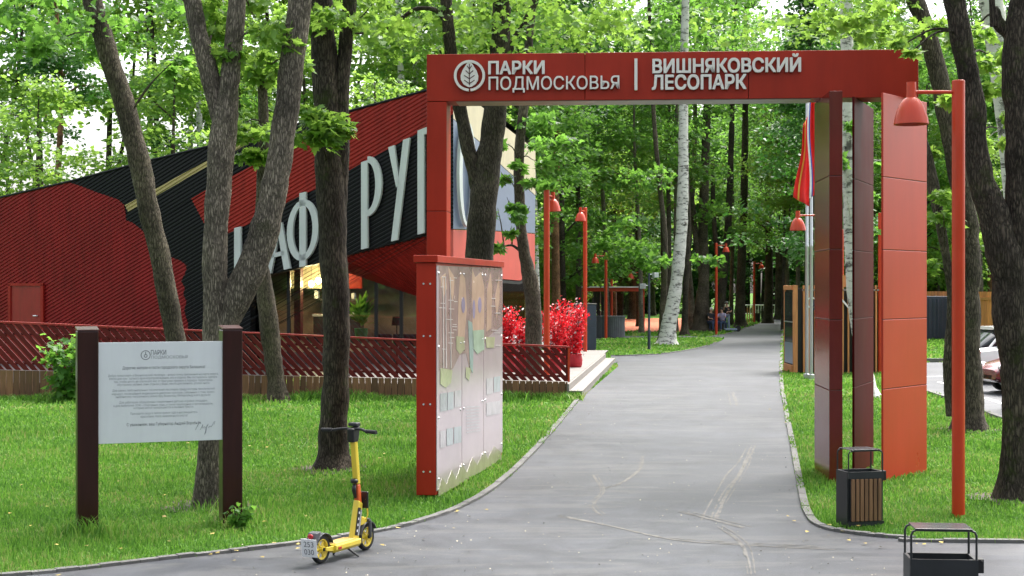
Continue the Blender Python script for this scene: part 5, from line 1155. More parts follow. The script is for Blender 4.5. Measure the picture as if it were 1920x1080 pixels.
# ------------------------------------------------------------------ cars
def car(lab, loc, rz, paint, L=4.3, w=1.74, h=1.46):
    t = thing("parked_car", lab, "car", loc, rz)         # +X is the nose
    def loft(st, mat, name, par=t):
        mb = MB(); n = 16; b = 0
        for (x, hw, z0, z1, e) in st:
            for k in range(n):
                a = 2 * pi * k / n; c, s = cos(a), sin(a); yy = hw * math.copysign(abs(c) ** e, c); zz = (z0 + z1) / 2 + (z1 - z0) / 2 * math.copysign(abs(s) ** e, s); mb.v.append((x, yy, zz))
        for i in range(len(st) - 1):
            for k in range(n): k2 = (k + 1) % n; mb.f.append([i * n + k, i * n + k2, (i + 1) * n + k2, (i + 1) * n + k]); mb.m.append(0)
        mb.f.append(list(range(n))[::-1]); mb.m.append(0); mb.f.append([(len(st) - 1) * n + k for k in range(n)]); mb.m.append(0)
        return mb.build(name, mat, par, smooth=35, local=True)
    H2 = L / 2; hw = w / 2
    bdy = loft([(-H2, hw * .72, .42, .80, .5), (-H2 + .08, hw * .92, .28, .95, .45), (-H2 + .5, hw, .22, 1.0, .42), (-.3, hw, .2, .96, .42), (H2 - 1.25, hw, .2, .93, .42), (H2 - .7, hw * .97, .22, .84, .45), (H2 - .2, hw * .88, .26, .70, .5), (H2, hw * .66, .34, .58, .55)], paint, "body")
    loft([(-H2 + .22, hw * .74, .85, .98, .5), (-H2 + .75, hw * .76, .85, h - .06, .5), (-.35, hw * .78, .85, h - .012, .5), (.35, hw * .78, .85, h - .05, .5), (H2 - 1.15, hw * .80, .85, .93, .5)], M['carglass'], "windows")
    loft([(-H2 + .62, hw * .70, h - .10, h - .02, .6), (-.35, hw * .76, h - .06, h + .01, .6), (.42, hw * .72, h - .12, h - .03, .6)], paint, "roof")
    mb = MB()
    for s in (-1, 1):
        for pts in ([(-H2 + .45, .95), (-H2 + .9, h - .05)], [(.38, h - .06), (H2 - 1.2, .92)], [(-.1, .95), (-.2, h - .03)]): mb.tube([(x, s * hw * (.80 if z < 1.1 else .755), z) for x, z in pts], .035, 6)
    mb.build("pillars", paint, t, local=True)
    for sx in (-1, 1):
        for s in (-1, 1):
            x = sx * (H2 - .82); mb = MB(); mb.lathe([(.20, -.09), (.30, -.10), (.315, -.06), (.315, .06), (.30, .10), (.20, .09)], 24); me = mb.mesh("wheel", M['tyre'], 30); me.transform(Matrix.Translation((x, s * (hw - .12), .315)) @ Matrix.Rotation(pi / 2, 4, 'X')); wl = link("wheel", me, t, local=True)
            mb = MB(); mb.lathe([(.0, -.085), (.205, -.08), (.205, .08), (0, .085)], 20); me = mb.mesh("rim", M['silver'], 30); me.transform(Matrix.Translation((x, s * (hw - .12), .315)) @ Matrix.Rotation(pi / 2, 4, 'X')); link("rim", me, wl, local=True)
    for s in (-1, 1):
        mb = MB(); mb.ball((H2 - .20, s * hw * .70, .64), (.17, .17, .085), 14, 9); mb.build("headlight", M['headlight'], t, smooth=True, local=True)
        mb = MB(); mb.box((-H2 + .10, s * hw * .80, .80), (.12, .22, .22)); mb.build("tail_light", M['redlight'], t, bevel=.03, local=True)
        mb = MB(); mb.ball((H2 - .10, s * hw * .55, .37), (.07, .07, .05), 10, 7); mb.build("fog_lamp", M['headlight'], t, smooth=True, local=True)
    mb = MB(); mb.box((H2 - .03, 0, .40), (.06, hw * .8, .13)); mb.build("grille", M['black'], t, bevel=.02, local=True)
    mb = MB(); mb.box((-H2 - .002, 0, .72), (.03, .52, .11)); mb.build("number_plate", M['plate'], t, local=True)
g = G(1838, 722); car("white car parked beyond the trees, its tail light towards the path", (g.x + 1.95, g.y + 1.3, .004), radians(8), M['carwhite'], h=1.5)
g = G(1851, 737); car("dark red car with a round headlight, nose towards the path", (g.x + 2.05, g.y + .2, .004), radians(188), M['carred'], h=1.42)

# ------------------------------------------------------------------ trees
MAPLE = np.array([(0, 0), (.20, -.06), (.30, -.16), (.30, .04), (.58, .12), (.40, .26), (.50, .52), (.24, .46), (.20, .66), (0, 1.0), (-.20, .66), (-.24, .46), (-.50, .52), (-.40, .26), (-.58, .12), (-.30, .04), (-.30, -.16), (-.20, -.06)])
LEAF = np.array([(0, 0), (.30, .25), (.34, .55), (0, 1.0), (-.34, .55), (-.30, .25)])
def leaf_mesh(name, C, Nm, T, size, shape, mat):
    """Leaves at C with normals Nm, pointing along T (made perpendicular), one polygon each."""
    n = len(C); Nm = Nm / np.linalg.norm(Nm, axis=1, keepdims=True); T = T - Nm * np.sum(T * Nm, 1, keepdims=True); T = T / (np.linalg.norm(T, axis=1, keepdims=True) + 1e-9); B = np.cross(Nm, T)
    k = len(shape); fold = -.35 * np.abs(shape[:, 0]) - .12 * shape[:, 1] ** 2
    V = C[:, None, :] + size[:, None, None] * (B[:, None, :] * shape[None, :, 0, None] + T[:, None, :] * shape[None, :, 1, None] + Nm[:, None, :] * fold[None, :, None])
    me = bpy.data.meshes.new(name); me.vertices.add(n * k); me.vertices.foreach_set("co", V.astype(np.float32).ravel())
    me.loops.add(n * k); me.loops.foreach_set("vertex_index", np.arange(n * k, dtype=np.int32)); me.polygons.add(n); me.polygons.foreach_set("loop_start", np.arange(0, n * k, k, dtype=np.int32))
    me.materials.append(mat); me.update(calc_edges=True); return me
def sprays(cent, rad, cnt, rng, flat=.2, tilt=.55, droop=.25):
    """Flat layered leaf sprays around the centres."""
    C = []; Nn = []; T = []
    for c, r, k in zip(cent, rad, cnt):
        a = rng.uniform(0, 2 * pi, k); q = r * np.sqrt(rng.uniform(0, 1, k)); z = rng.normal(0, flat * r, k) - droop * q * q / max(r, .01)
        C.append(np.stack([c[0] + q * np.cos(a), c[1] + q * np.sin(a), c[2] + z], 1))
        nn = rng.normal(0, tilt, (k, 3)); nn[:, 2] += 1.0; nn[:, 0] += .25 * np.cos(a); nn[:, 1] += .25 * np.sin(a); Nn.append(nn)
        t = rng.normal(0, .6, (k, 3)); t[:, 0] += np.cos(a); t[:, 1] += np.sin(a); t[:, 2] -= .35; T.append(t)
    return np.concatenate(C), np.concatenate(Nn), np.concatenate(T)
def trunk_tube(mb, pts, rad, seg=16, rough=.10, sub=5, flare=0.0):
    P = smooth_line([Vector(p) for p in pts], sub); rr = np.interp(np.linspace(0, 1, len(P)), np.linspace(0, 1, len(rad)), rad)
    b = len(mb.v); ref = Vector((1, 0, 0)); n = len(P); z0 = P[0].z
    for i, p in enumerate(P):
        t = (P[min(i + 1, n - 1)] - P[max(i - 1, 0)]).normalized(); ref = (ref - t * ref.dot(t)).normalized(); w = t.cross(ref)
        for k in range(seg):
            a = 2 * pi * k / seg; d = ref * cos(a) + w * sin(a); q = p + d * rr[i]
            s = 1 + rough * noise.noise(q * 1.1 / max(rr[i], .06) * .35) + rough * .5 * noise.noise(Vector((q.x * 9, q.y * 9, q.z * 2.5)))
            if flare: s += flare * math.exp(-max(0, p.z - z0) / .20) * (1 + .55 * sin(a * 5 + 1.0))
            mb.v.append(tuple(p + d * rr[i] * s))
    for i in range(n - 1):
        for k in range(seg): k2 = (k + 1) % seg; mb.f.append([b + i * seg + k, b + i * seg + k2, b + (i + 1) * seg + k2, b + (i + 1) * seg + k]); mb.m.append(0)
    mb.f.append([b + (n - 1) * seg + k for k in range(seg)]); mb.m.append(0)
def near_tree(name, lab, d, stems, mat, clusters=(), over=None, leaf='leafA', leafsize=.15, extra=None, dark=False):
    """stems: list of pixel paths [(px, py, half width px)] at distance d; clusters: (px, py, depth, radius m, leaves); over: (height, radius, sprays)."""
    base = stems[0][0]; b = D(base[0], base[1], d); t = thing(name, lab, "tree", (b.x, d, 0)); mb = MB()
    stems = [st + ([(st[-1][0] + (st[-1][0] - st[-2][0]) * .9, st[-1][1] - 110, st[-1][2] * .92)] if st[-1][1] < 5 else []) for st in stems]
    for i, st in enumerate(stems):
        dd = d + (0 if i == 0 else .02 * i); pts = [D(x, y, dd + (sum(o) if o else 0)) for x, y, r, *o in st]; rad = [r * d / F for x, y, r, *o in st]
        if i == 0: pts[0].z = -.08
        trunk_tube(mb, pts, rad, rough=.15, flare=.48 if i == 0 else 0)
    ax = stems[0]
    for x, y, dep, r, k in clusters:
        if abs(dep - d) > 2.2 or r > .55: continue
        q = min((p for st in stems for p in st), key=lambda p: (p[0] - x) ** 2 + ((p[1] - y - 30) * .7) ** 2)
        if abs(q[0] - x) > 130: continue
        a, e = D(q[0], q[1], d), D(x, y, dep); mid_ = a.lerp(e, .5) + Vector((0, 0, .10)); trunk_tube(mb, [a, mid_, e, e + (e - a).normalized() * r * .7], [.022, .014, .009, .004], 6, .05, 4)
    if over:
        hgt, rad_, ns = over; top = [D(st[-1][0], st[-1][1], d) for st in stems if st[-1][1] < 40]
        for k, tp in enumerate(top):
            q = random.Random(len(lab) + k); e = tp + Vector((q.uniform(-.8, .8), q.uniform(-.8, .8), hgt - tp.z)); r0 = [s for s in stems if s[-1][1] < 40][k][-1][2] * d / F
            trunk_tube(mb, [tp - Vector((0, 0, .2)), tp.lerp(e, .5) + Vector((q.uniform(-.3, .3), 0, 0)), e], [r0, r0 * .7, r0 * .25], 10)
            for j in range(9):
                s = tp.lerp(e, q.uniform(.1, .95)); a = q.uniform(0, 6.28); l = rad_ * q.uniform(.5, 1.0); m_ = s + Vector((cos(a) * l * .5, sin(a) * l * .5, l * .28)); trunk_tube(mb, [s, m_, s + Vector((cos(a) * l, sin(a) * l, l * .35))], [.05, .032, .012], 6)
    mb.build("trunk", mat, t, smooth=True)
    rng = np.random.default_rng(abs(hash(lab)) % 1000 if False else sum(map(ord, lab)))
    C = []; Rr = []; K = []
    for x, y, dep, r, k in clusters:
        p = D(x, y, dep)
        for j in range(max(1, k // 60)):
            o = Vector((rng.normal(0, r * .62), rng.normal(0, r * .6), rng.normal(0, r * .30))); C.append(p + o); Rr.append(r * .5); K.append(46 if k >= 60 else int(k * .8))
    if over:
        hgt, rad_, ns = over; c0 = D(stems[0][-1][0], 0, d); zlo = min(max(6.8, 2.5 + 560 / F * (d + rad_)), hgt - 7 if d > 60 else hgt - 1.5)
        for j in range(ns):
            a = rng.uniform(0, 2 * pi); q = rad_ * sqrt(rng.uniform(.05, 1)); z = rng.uniform(zlo, hgt + 1.2); q *= 1 - .5 * abs((z - zlo) / (hgt + 1.2 - zlo) - .35)
            C.append(Vector((c0.x + q * cos(a), d + q * sin(a), z))); Rr.append(rng.uniform(.5, 1.0)); K.append(70)
    if C:
        cc, nn, tt = sprays(C, Rr, K, rng, flat=.28, tilt=.75); sz = leafsize * rng.uniform(.5, 1.3, len(cc))
        link("crown", leaf_mesh("crown", cc, nn, tt, sz, MAPLE, M[leaf]), t)
    return t

near_tree("maple_tree", "slim leaning maple trunk rising behind the welcome board", 28.0,
    [[(346, 785, 21), (338, 680, 19), (322, 600, 19), (300, 480, 19), (280, 400, 19.5), (265, 320, 20), (240, 220, 19), (212, 130, 19), (190, 60, 19), (172, -10, 18)]], M['bark'],
    [(60, 20, 27, .9, 420), (120, 50, 30, .8, 300), (200, 90, 30, .5, 180), (90, 85, 27, .35, 120), (260, 15, 30, .7, 240), (20, 90, 27, .5, 180), (330, 110, 27.5, .25, 60), (310, 130, 28, .2, 50), (180, 20, 30, .8, 200)], over=(12, 3.2, 28))
near_tree("maple_tree", "three-stemmed grey maple with a broken knot, standing just behind the welcome board", 17.2,
    [[(394, 950, 29), (396, 870, 26.5), (400, 780, 25), (402, 690, 25), (405, 600, 24), (404, 500, 23.5), (407, 400, 24), (412, 330, 24.5), (420, 240, 25), (428, 180, 20), (436, 100, 17), (446, -10, 17)],
     [(418, 230, 18), (404, 190, 17), (388, 120, 18), (372, 60, 17.5), (360, 0, 17), (352, -20, 17)],
     [(412, 640, 22), (430, 590, 28), (455, 535, 29), (480, 480, 29), (502, 410, 27), (518, 330, 25), (533, 240, 24), (545, 130, 23), (556, 50, 23), (562, -15, 23)]], M['barkl'],
    [(480, 60, 17, .35, 300), (510, 120, 17.6, .3, 200), (430, 20, 18, .35, 200), (400, 60, 17.5, .25, 120), (470, 20, 18, .4, 240)], over=(11, 3.0, 28), leaf='leafB', leafsize=.12)
near_tree("maple_tree", "thin mossy maple stem growing close against the terrace fence", 33.2,
    [[(522, 742, 17), (516, 700, 16), (508, 640, 17), (500, 575, 17), (494, 520, 14), (488, 470, 12.5), (490, 400, 12), (494, 310, 11.5), (494, 230, 10), (492, 160, 8.5), (490, 95, 8)]], M['bark'],
    [(475, 245, 32, .5, 300), (490, 285, 32.4, .35, 180), (470, 285, 32.5, .25, 60), (452, 235, 32.5, .35, 120), (540, 100, 33, .7, 240), (480, 130, 33, .6, 240), (505, 40, 33, .6, 240)], leaf='leafB', leafsize=.2)
def stub(mb): pass
near_tree("maple_tree", "thick dark mossy maple behind the scooter with a leafy sprig", 20.8,
    [[(624, 880, 33), (624, 840, 27), (627, 760, 26), (630, 680, 25), (631, 600, 25.5), (626, 520, 26), (622, 420, 27), (618, 330, 27), (616, 250, 26), (612, 170, 25), (607, 90, 23), (601, -15, 22)],
     [(634, 420, 14), (640, 330, 14), (641, 250, 14), (640, 190, 14), (643, 140, 13), (650, 70, 13), (657, -10, 13)]], M['barkd'],
    [(612, 235, 20, .36, 420), (590, 225, 20.1, .28, 240), (640, 250, 20, .25, 180), (600, 268, 20.2, .2, 100), (565, 235, 20.3, .2, 100), (590, 30, 20, .4, 120), (680, 30, 20.6, .5, 300), (640, 10, 21, .5, 200)], over=(11, 3.2, 32), leaf='leafB', leafsize=.125)
near_tree("maple_tree", "dark forked maple rising behind the arch pillar and the information stand", 29.5,
    [[(894, 872, 34), (896, 700, 29), (897, 560, 27), (898, 480, 26), (905, 400, 26), (912, 330, 24), (922, 260, 22), (930, 190, 21), (938, 90, 19), (942, -12, 18)],
     [(903, 380, 17), (892, 330, 15), (876, 270, 13), (866, 220, 12), (858, 180, 12), (848, 120, 12), (841, 60, 11.5), (836, -12, 11)],
     [(942, 120, 7), (962, 80, 7), (985, 40, 6.5), (1008, -10, 6)],
     [(838, 45, 6), (818, 20, 4.5), (780, 17, 4), (745, 40, 3.6), (710, 60, 3), (660, 62, 2)]], M['barkd'],
    [(900, 20, 29, 1.0, 420), (1010, 40, 28.5, 1.1, 540), (760, 60, 29, .8, 300), (700, 30, 29.4, .9, 360), (1090, 30, 28, 1.0, 420), (870, 60, 30, .7, 240), (960, 20, 30, 1, 300), (1170, 30, 28, .9, 360), (720, 110, 30, .6, 150)], over=(14, 4.2, 36), leaf='leafB', leafsize=.13)
near_tree("maple_tree", "slender maple growing through the terrace beside the red lamp", 36.8,
    [[(1001, 668, 15), (1000, 620, 15), (1000, 570, 15.5), (994, 525, 14), (984, 480, 11), (977, 430, 10), (974, 370, 10), (973, 300, 9.5), (977, 240, 9), (984, 180, 9), (988, 120, 8), (994, 60, 7), (999, 0, 6)],
     [(975, 470, 3), (960, 460, 2.2), (945, 462, 1.5)]], M['bark'],
    [(950, 270, 36, .28, 120), (945, 330, 36, .28, 110), (985, 340, 36, .35, 140), (1000, 300, 36.3, .35, 140), (935, 400, 35.6, .32, 140), (955, 380, 36, .3, 100), (990, 395, 36, .3, 120), (945, 465, 35.8, .26, 70), (960, 440, 35.8, .2, 40), (1010, 230, 36, .6, 240), (1040, 270, 37, .6, 240)], over=(13, 3.2, 24), leaf='leafA', leafsize=.17)
near_tree("maple_tree", "stout dark forked trunk at the frame edge beyond the tall lamp", 17.8,
    [[(1904, 942, 34), (1902, 900, 27), (1903, 800, 24), (1902, 700, 25), (1896, 620, 30), (1893, 540, 32), (1880, 470, 33), (1862, 400, 29), (1840, 340, 24), (1830, 270, 21), (1826, 200, 21), (1812, 120, 20), (1800, 60, 20), (1786, -12, 20)],
     [(1908, 640, 24), (1912, 540, 26), (1909, 430, 26), (1910, 330, 24), (1908, 230, 23), (1905, 150, 26), (1908, 80, 26), (1920, 0, 24), (1926, -15, 24)],
     [(1905, 80, 16), (1890, 60, 14), (1873, 45, 12), (1866, 22, 9), (1862, 18, 6)]], M['barkd'],
    [(1850, 100, 19, .35, 240), (1845, 180, 19.4, .3, 200), (1840, 40, 18.8, .35, 200), (1870, 240, 19.6, .3, 140), (1700, 80, 17.5, .12, 40), (1715, 92, 17.3, .10, 30), (1690, 60, 21.6, .3, 180), (1740, 30, 21.6, .35, 200), (1640, 40, 21.8, .35, 180), (1590, 30, 22, .35, 160), (1880, 150, 20, .3, 140)], over=(11, 3.0, 28), leaf='leafB', leafsize=.12)
near_tree("maple_tree", "leaning dark maple behind the tall lamp, its foot by the parking kerb", 26.5,
    [[(1817, 812, 28), (1817, 740, 25), (1814, 660, 24), (1812, 580, 25), (1815, 500, 23), (1815, 440, 22), (1806, 370, 20), (1790, 290, 18.5), (1776, 220, 18), (1762, 150, 17.5), (1743, 80, 17), (1722, 15, 16.5), (1712, -14, 16)],
     [(1783, 780, 9), (1779, 720, 10), (1780, 660, 11), (1784, 600, 9), (1783, 540, 8), (1772, 470, 8), (1760, 400, 10), (1748, 340, 12), (1735, 280, 9), (1722, 240, 6)]], M['bark'],
    [(1770, 420, 26, .35, 160), (1760, 500, 26.3, .3, 120), (1770, 370, 26, .3, 120), (1550, 20, 26, .8, 240), (1640, 70, 27, .6, 180), (1700, 130, 27, .2, 40), (1480, 40, 26.5, .8, 260), (1690, 20, 26, .7, 260), (1360, 30, 27, .9, 280), (1750, 290, 26.6, .25, 60)], over=(13, 3.6, 32), leaf='leafB', leafsize=.125)
near_tree("birch_tree", "birch between the arch fins with cracked dark and white bark", 34.5,
    [[(1628, 742, 17), (1618, 680, 15), (1608, 600, 14), (1600, 520, 13.5), (1595, 420, 13), (1592, 300, 13), (1590, 190, 12.5), (1588, 90, 12), (1586, -12, 11)]], M['birch'],
    [(1560, 300, 34, .4, 140), (1600, 240, 34, .3, 90), (1590, 380, 34, .35, 110), (1640, 300, 34.5, .4, 140), (1620, 440, 34.6, .3, 90)], over=(14, 2.6, 20), leaf='leafA', leafsize=.15)
near_tree("birch_tree", "white birch with black scars, high behind the forked trunk at the frame edge", 31.0,
    [[(1908, 765, 16), (1908, 600, 17), (1905, 480, 18), (1898, 350, 18), (1890, 250, 19), (1882, 180, 20), (1872, 100, 21), (1862, 30, 22), (1856, -15, 22)]], M['birch'],
    [(1850, 260, 32, .5, 160), (1860, 380, 32, .5, 160), (1840, 60, 32, .5, 160), (1865, 440, 32.2, .4, 120)], over=(14, 2.8, 20), leaf='leafB', leafsize=.16)
near_tree("birch_tree", "pale slanting birch on the lawn island where the path forks", 66.0,
    [[(1250, 643, 17), (1254, 610, 15), (1262, 570, 13), (1269, 520, 11.5), (1275, 460, 11.5), (1279, 400, 11), (1281, 330, 10), (1281, 250, 9), (1282, 150, 8.5), (1284, 60, 7.5), (1285, -15, 7)]], M['birch'],
    [(1320, 470, 66, .8, 160), (1220, 470, 66.5, 1.0, 220), (1180, 430, 66, 1.0, 220)], over=(20, 3.5, 28), leaf='leafA', leafsize=.24)

for lab, d, stems, mat, cl in [
    ("massive furrowed trunk with a swollen foot just behind the people at the bench", 87.5, [[(1316, 620, 23), (1315, 604, 17), (1317, 565, 13), (1320, 510, 10), (1318, 430, 9), (1322, 310, 8), (1326, 190, 7), (1327, 60, 6), (1328, -15, 5)], [(1318, 520, 7), (1308, 470, 6), (1300, 400, 5), (1290, 300, 4), (1284, 180, 3)]], 'bark', [(1300, 330, 87, 1.5, 420), (1350, 380, 86, 1.2, 300), (1250, 380, 86, 1.2, 260)]),
    ("tall straight dark trunk close beside the slanting birch", 80.0, [[(1283, 629, 8), (1284, 600, 6), (1286, 540, 5.5), (1288, 470, 5), (1290, 400, 5), (1286, 300, 4.5), (1280, 150, 4), (1278, -15, 3)]], 'barkd', [(1240, 300, 80, 1.4, 300), (1300, 250, 80, 1.4, 300)]),
    ("dark forked trunk leaning away behind the lamp by the bench", 90.0, [[(1342, 616, 12), (1347, 590, 10), (1352, 550, 9.5), (1357, 500, 9), (1364, 440, 7), (1368, 360, 6), (1372, 240, 5), (1376, 100, 4), (1380, -15, 3)], [(1353, 530, 6), (1344, 470, 5), (1338, 400, 4.5), (1336, 300, 3.5)]], 'barkd', [(1365, 420, 90, 1.3, 300), (1340, 340, 90, 1.5, 320), (1358, 520, 88.5, .7, 140)]),
    ("black thick trunk behind the standing person", 96.0, [[(1389, 611, 12), (1388, 590, 9.5), (1389, 540, 8.5), (1391, 470, 8), (1395, 380, 7), (1397, 250, 6), (1398, 100, 5), (1400, -15, 4)]], 'barkd', [(1420, 400, 96, 1.6, 320), (1400, 300, 96, 1.6, 320), (1440, 300, 97, 1.7, 340)]),
    ("slim dark trunk between the two thick ones behind the bench", 101.0, [[(1371, 608, 5), (1371, 580, 4), (1372, 520, 3.6), (1374, 420, 3.2), (1372, 300, 3), (1370, 100, 2.5), (1370, -15, 2)]], 'bark', [(1375, 250, 101, 1.6, 300)]),
    ("dark trunk behind the foot of the slanting birch", 69.0, [[(1243, 640, 10), (1242, 615, 7), (1244, 560, 6), (1247, 500, 5.5), (1246, 430, 5), (1236, 340, 4.5), (1226, 220, 4), (1220, 80, 3.5), (1216, -15, 3)]], 'bark', [(1195, 455, 68, .9, 300), (1170, 480, 67, .7, 220), (1225, 500, 68, .6, 180), (1140, 450, 68, .8, 240), (1215, 330, 69, 1.2, 300)]),
    ("grey trunk pressed against the massive furrowed one", 91.0, [[(1298, 614, 8), (1297, 590, 6.5), (1294, 540, 6), (1290, 480, 5.5), (1296, 400, 5), (1302, 280, 4), (1304, 100, 3.5), (1306, -15, 3)]], 'barkl', [(1280, 440, 91, .9, 200)])]:
    near_tree("maple_tree", lab, d, stems, M[mat], cl, over=(21, 3.2, 40), leaf='leafA', leafsize=.22)

# a plant against the skirting, weeds at the post foot
def low_plant(name, lab, p, h, r, n, leaf, size, cat="plant"):
    t = thing(name, lab, cat, p); mb = MB(); rng = np.random.default_rng(int(h * 977 + r * 131)); C = []
    for i in range(9):
        a = i * 2.4; tip = Vector((p.x + r * .8 * cos(a), p.y + r * .5 * sin(a), h * rng.uniform(.6, 1))); mb.tube([p, p.lerp(tip, .5) + Vector((0, 0, .08)), tip], [.012, .009, .004], 5)
        for f in np.linspace(.2, 1, 6): C.append(p.lerp(tip, f))
    mb.build("stem", M['bark'], t); cc, nn, tt = sprays(C, [r * .42] * len(C), [max(3, n // len(C))] * len(C), rng, flat=.4, tilt=.7); cc[:, 2] = np.maximum(cc[:, 2], .02)
    link("leaves", leaf_mesh("leaves", cc, nn, tt, size * rng.uniform(.7, 1.2, len(cc)), MAPLE, M[leaf]), t)
low_plant("garden_bush", "leafy climbing bush beside the welcome board at the terrace boards", Vector((G(138, 748).x, 33.0, 0)), 1.55, .55, 420, 'leafA', .17, "bush")
low_plant("weed_plant", "low weeds at the foot of the thin mossy stem", G(545, 744), .45, .4, 140, 'leafB', .14)
low_plant("weed_plant", "small weed at the foot of the brown board post", G(450, 990), .24, .12, 40, 'leafA', .06)

# ------------------------------------------------------------------ woods: a few tree forms, copied one by one
def form(kind, seed, h, z0, rad_, ns, per, size, leafm, barkm, tr, limbs=10, lean=.0, fork=False):
    q = random.Random(seed); rng = np.random.default_rng(seed); mb = MB()
    top = Vector((lean * h + q.uniform(-.4, .4), q.uniform(-.4, .4), h * .93)); pts = [Vector((0, 0, -.1)), Vector((lean * h * .2 + q.uniform(-.12, .12), q.uniform(-.1, .1), h * .28)), Vector((lean * h * .55 + q.uniform(-.25, .25), q.uniform(-.2, .2), h * .6)), top]
    trunk_tube(mb, pts, [tr * 1.15, tr * .85, tr * .6, tr * .15], 12, .12, 6, flare=.35)
    P = smooth_line(pts, 10)
    C = []; Rr = []; K = []
    if fork:
        a = q.uniform(0, 6.28); s = P[int(len(P) * .3)]; e = s + Vector((cos(a) * 1.3, sin(a) * 1.3, h * .5)); trunk_tube(mb, [s, s.lerp(e, .45) + Vector((cos(a) * .3, sin(a) * .3, 0)), e], [tr * .65, tr * .5, tr * .2], 10, .12)
    for i in range(limbs):
        z = q.uniform(z0 * .8, h * .85); s = P[min(len(P) - 1, int(z / (h * .93) * (len(P) - 1)))]; a = q.uniform(0, 6.28); l = rad_ * q.uniform(.5, .95) * (1 - .5 * max(0, (z - z0) / (h - z0)))
        e = s + Vector((cos(a) * l, sin(a) * l, l * q.uniform(.25, .6))); trunk_tube(mb, [s, s.lerp(e, .5) + Vector((0, 0, .15 * l)), e], [tr * .3, tr * .18, .012], 6, .05, 4)
        for f in (.55, .8, 1.0): C.append(s.lerp(e, f)); Rr.append(q.uniform(.7, 1.2)); K.append(per)
    for i in range(ns):
        v = q.random() ** .9; z = z0 + (h - z0) * v; pr = rad_ * (sin(pi * min(1, .18 + .82 * v)) ** .7 if kind != 'cone' else (1.05 - v)); r = pr * sqrt(q.uniform(.12, 1)); a = q.uniform(0, 6.28)
        ax = P[min(len(P) - 1, int(min(z / (h * .93), .99) * (len(P) - 1)))]; C.append(Vector((ax.x + r * cos(a), ax.y + r * sin(a), z))); Rr.append(q.uniform(.55, 1.25)); K.append(per)
    cc, nn, tt = sprays(C, Rr, K, rng, flat=.16, tilt=.5, droop=.3); sz = size * rng.uniform(.7, 1.3, len(cc))
    keep = cc[:, 2] > .25; return mb.mesh("trunk", M[barkm], True), leaf_mesh("crown", cc[keep], nn[keep], tt[keep], sz[keep], LEAF, M[leafm])
FORMS = {
    'maple': [form('round', 21, 15, 3.2, 3.6, 93, 80, 0.203, 'leafA', 'bark', .24, fork=True), form('round', 22, 17, 4.5, 3.4, 93, 80, 0.203, 'leafA', 'bark', .26), form('round', 23, 14, 2.4, 3.8, 101, 80, 0.211, 'leafA', 'barkd', .22, fork=True), form('round', 24, 16, 5.5, 3.2, 81, 80, 0.203, 'leafA', 'barkd', .28, lean=.04)],
    'bright': [form('round', 31, 13, 4.0, 3.0, 66, 60, 0.197, 'leafB', 'bark', .17, lean=.05), form('round', 32, 15, 5.0, 2.8, 58, 60, 0.197, 'leafB', 'bark', .19, fork=True), form('round', 33, 11, 2.6, 3.0, 76, 60, 0.205, 'leafB', 'bark', .14)],
    'dark': [form('cone', 41, 17, 4.6, 3.4, 109, 84, 0.203, 'leafC', 'barkd', .26), form('round', 42, 14, 1.6, 3.8, 97, 84, 0.211, 'leafC', 'barkd', .24, fork=True)],
    'birch': [form('round', 51, 18, 8.0, 2.6, 60, 60, 0.180, 'leafB', 'birch', .17, lean=.03), form('round', 52, 17, 7.0, 2.4, 55, 60, 0.180, 'leafA', 'birch', .19, lean=-.05)],
    'pine': [form('round', 61, 22, 14.0, 2.6, 60, 80, .20, 'leafC', 'barkp', .22, limbs=7), form('round', 62, 21, 13.0, 2.4, 55, 80, .20, 'leafC', 'barkp', .2, limbs=8)],
    'tall': [form('round', 81, 18, 8.5, 2.6, 54, 70, .20, 'leafA', 'barkl', .13, limbs=6, lean=.03), form('round', 82, 19, 9.0, 2.4, 54, 70, .20, 'leafA', 'bark', .16, limbs=6, lean=-.02), form('round', 83, 17, 7.5, 2.6, 54, 70, .20, 'leafB', 'barkd', .12, limbs=7, lean=.05, fork=True)],
    'sapling': [form('round', 71, 6.5, .5, 2.0, 70, 72, 0.180, 'leafA', 'bark', .07), form('round', 72, 5.0, .3, 2.2, 65, 72, 0.180, 'leafB', 'bark', .06), form('round', 73, 7.5, .6, 2.2, 80, 72, 0.188, 'leafC', 'barkd', .08)],
}
INFO = {'maple': ("maple_tree", "leafy green maple with a dark trunk among the woods beyond the path", "maples of the woods beyond the path"),
        'bright': ("young_tree", "light yellow-green tree of the airy woods behind the cafe", "light green trees behind the cafe"),
        'dark': ("shade_tree", "dark dense tree in the deep shade of the woods", "dark dense trees of the woods"),
        'birch': ("birch_tree", "white-barked birch among the trees of the woods", "birches of the woods"),
        'pine': ("pine_tree", "tall bare reddish pine stem among the trees of the woods", "pines of the woods"),
        'tall': ("slim_tree", "slim bare-stemmed tree with a high crown in the woods", "slim tall trees of the woods"),
        'sapling': ("sapling", "small leafy sapling filling the underwood between the trunks", "saplings of the underwood")}
WQ = random.Random(5)
def wood_tree(kind, px, d, s=1.0, v=None, sy=1.0, label=None, x=None):
    tm, cm = FORMS[kind][WQ.randrange(len(FORMS[kind])) if v is None else v]; nm, lab, grp = INFO[kind]
    X = (px - 960) * d / F if x is None else x
    t = thing(nm, label or lab, "tree", (X, d, 0), WQ.uniform(0, 6.28), None if label else grp); t.scale = (s, s, s * sy)
    link("trunk", tm, t, local=True); link("crown", cm, t, local=True)
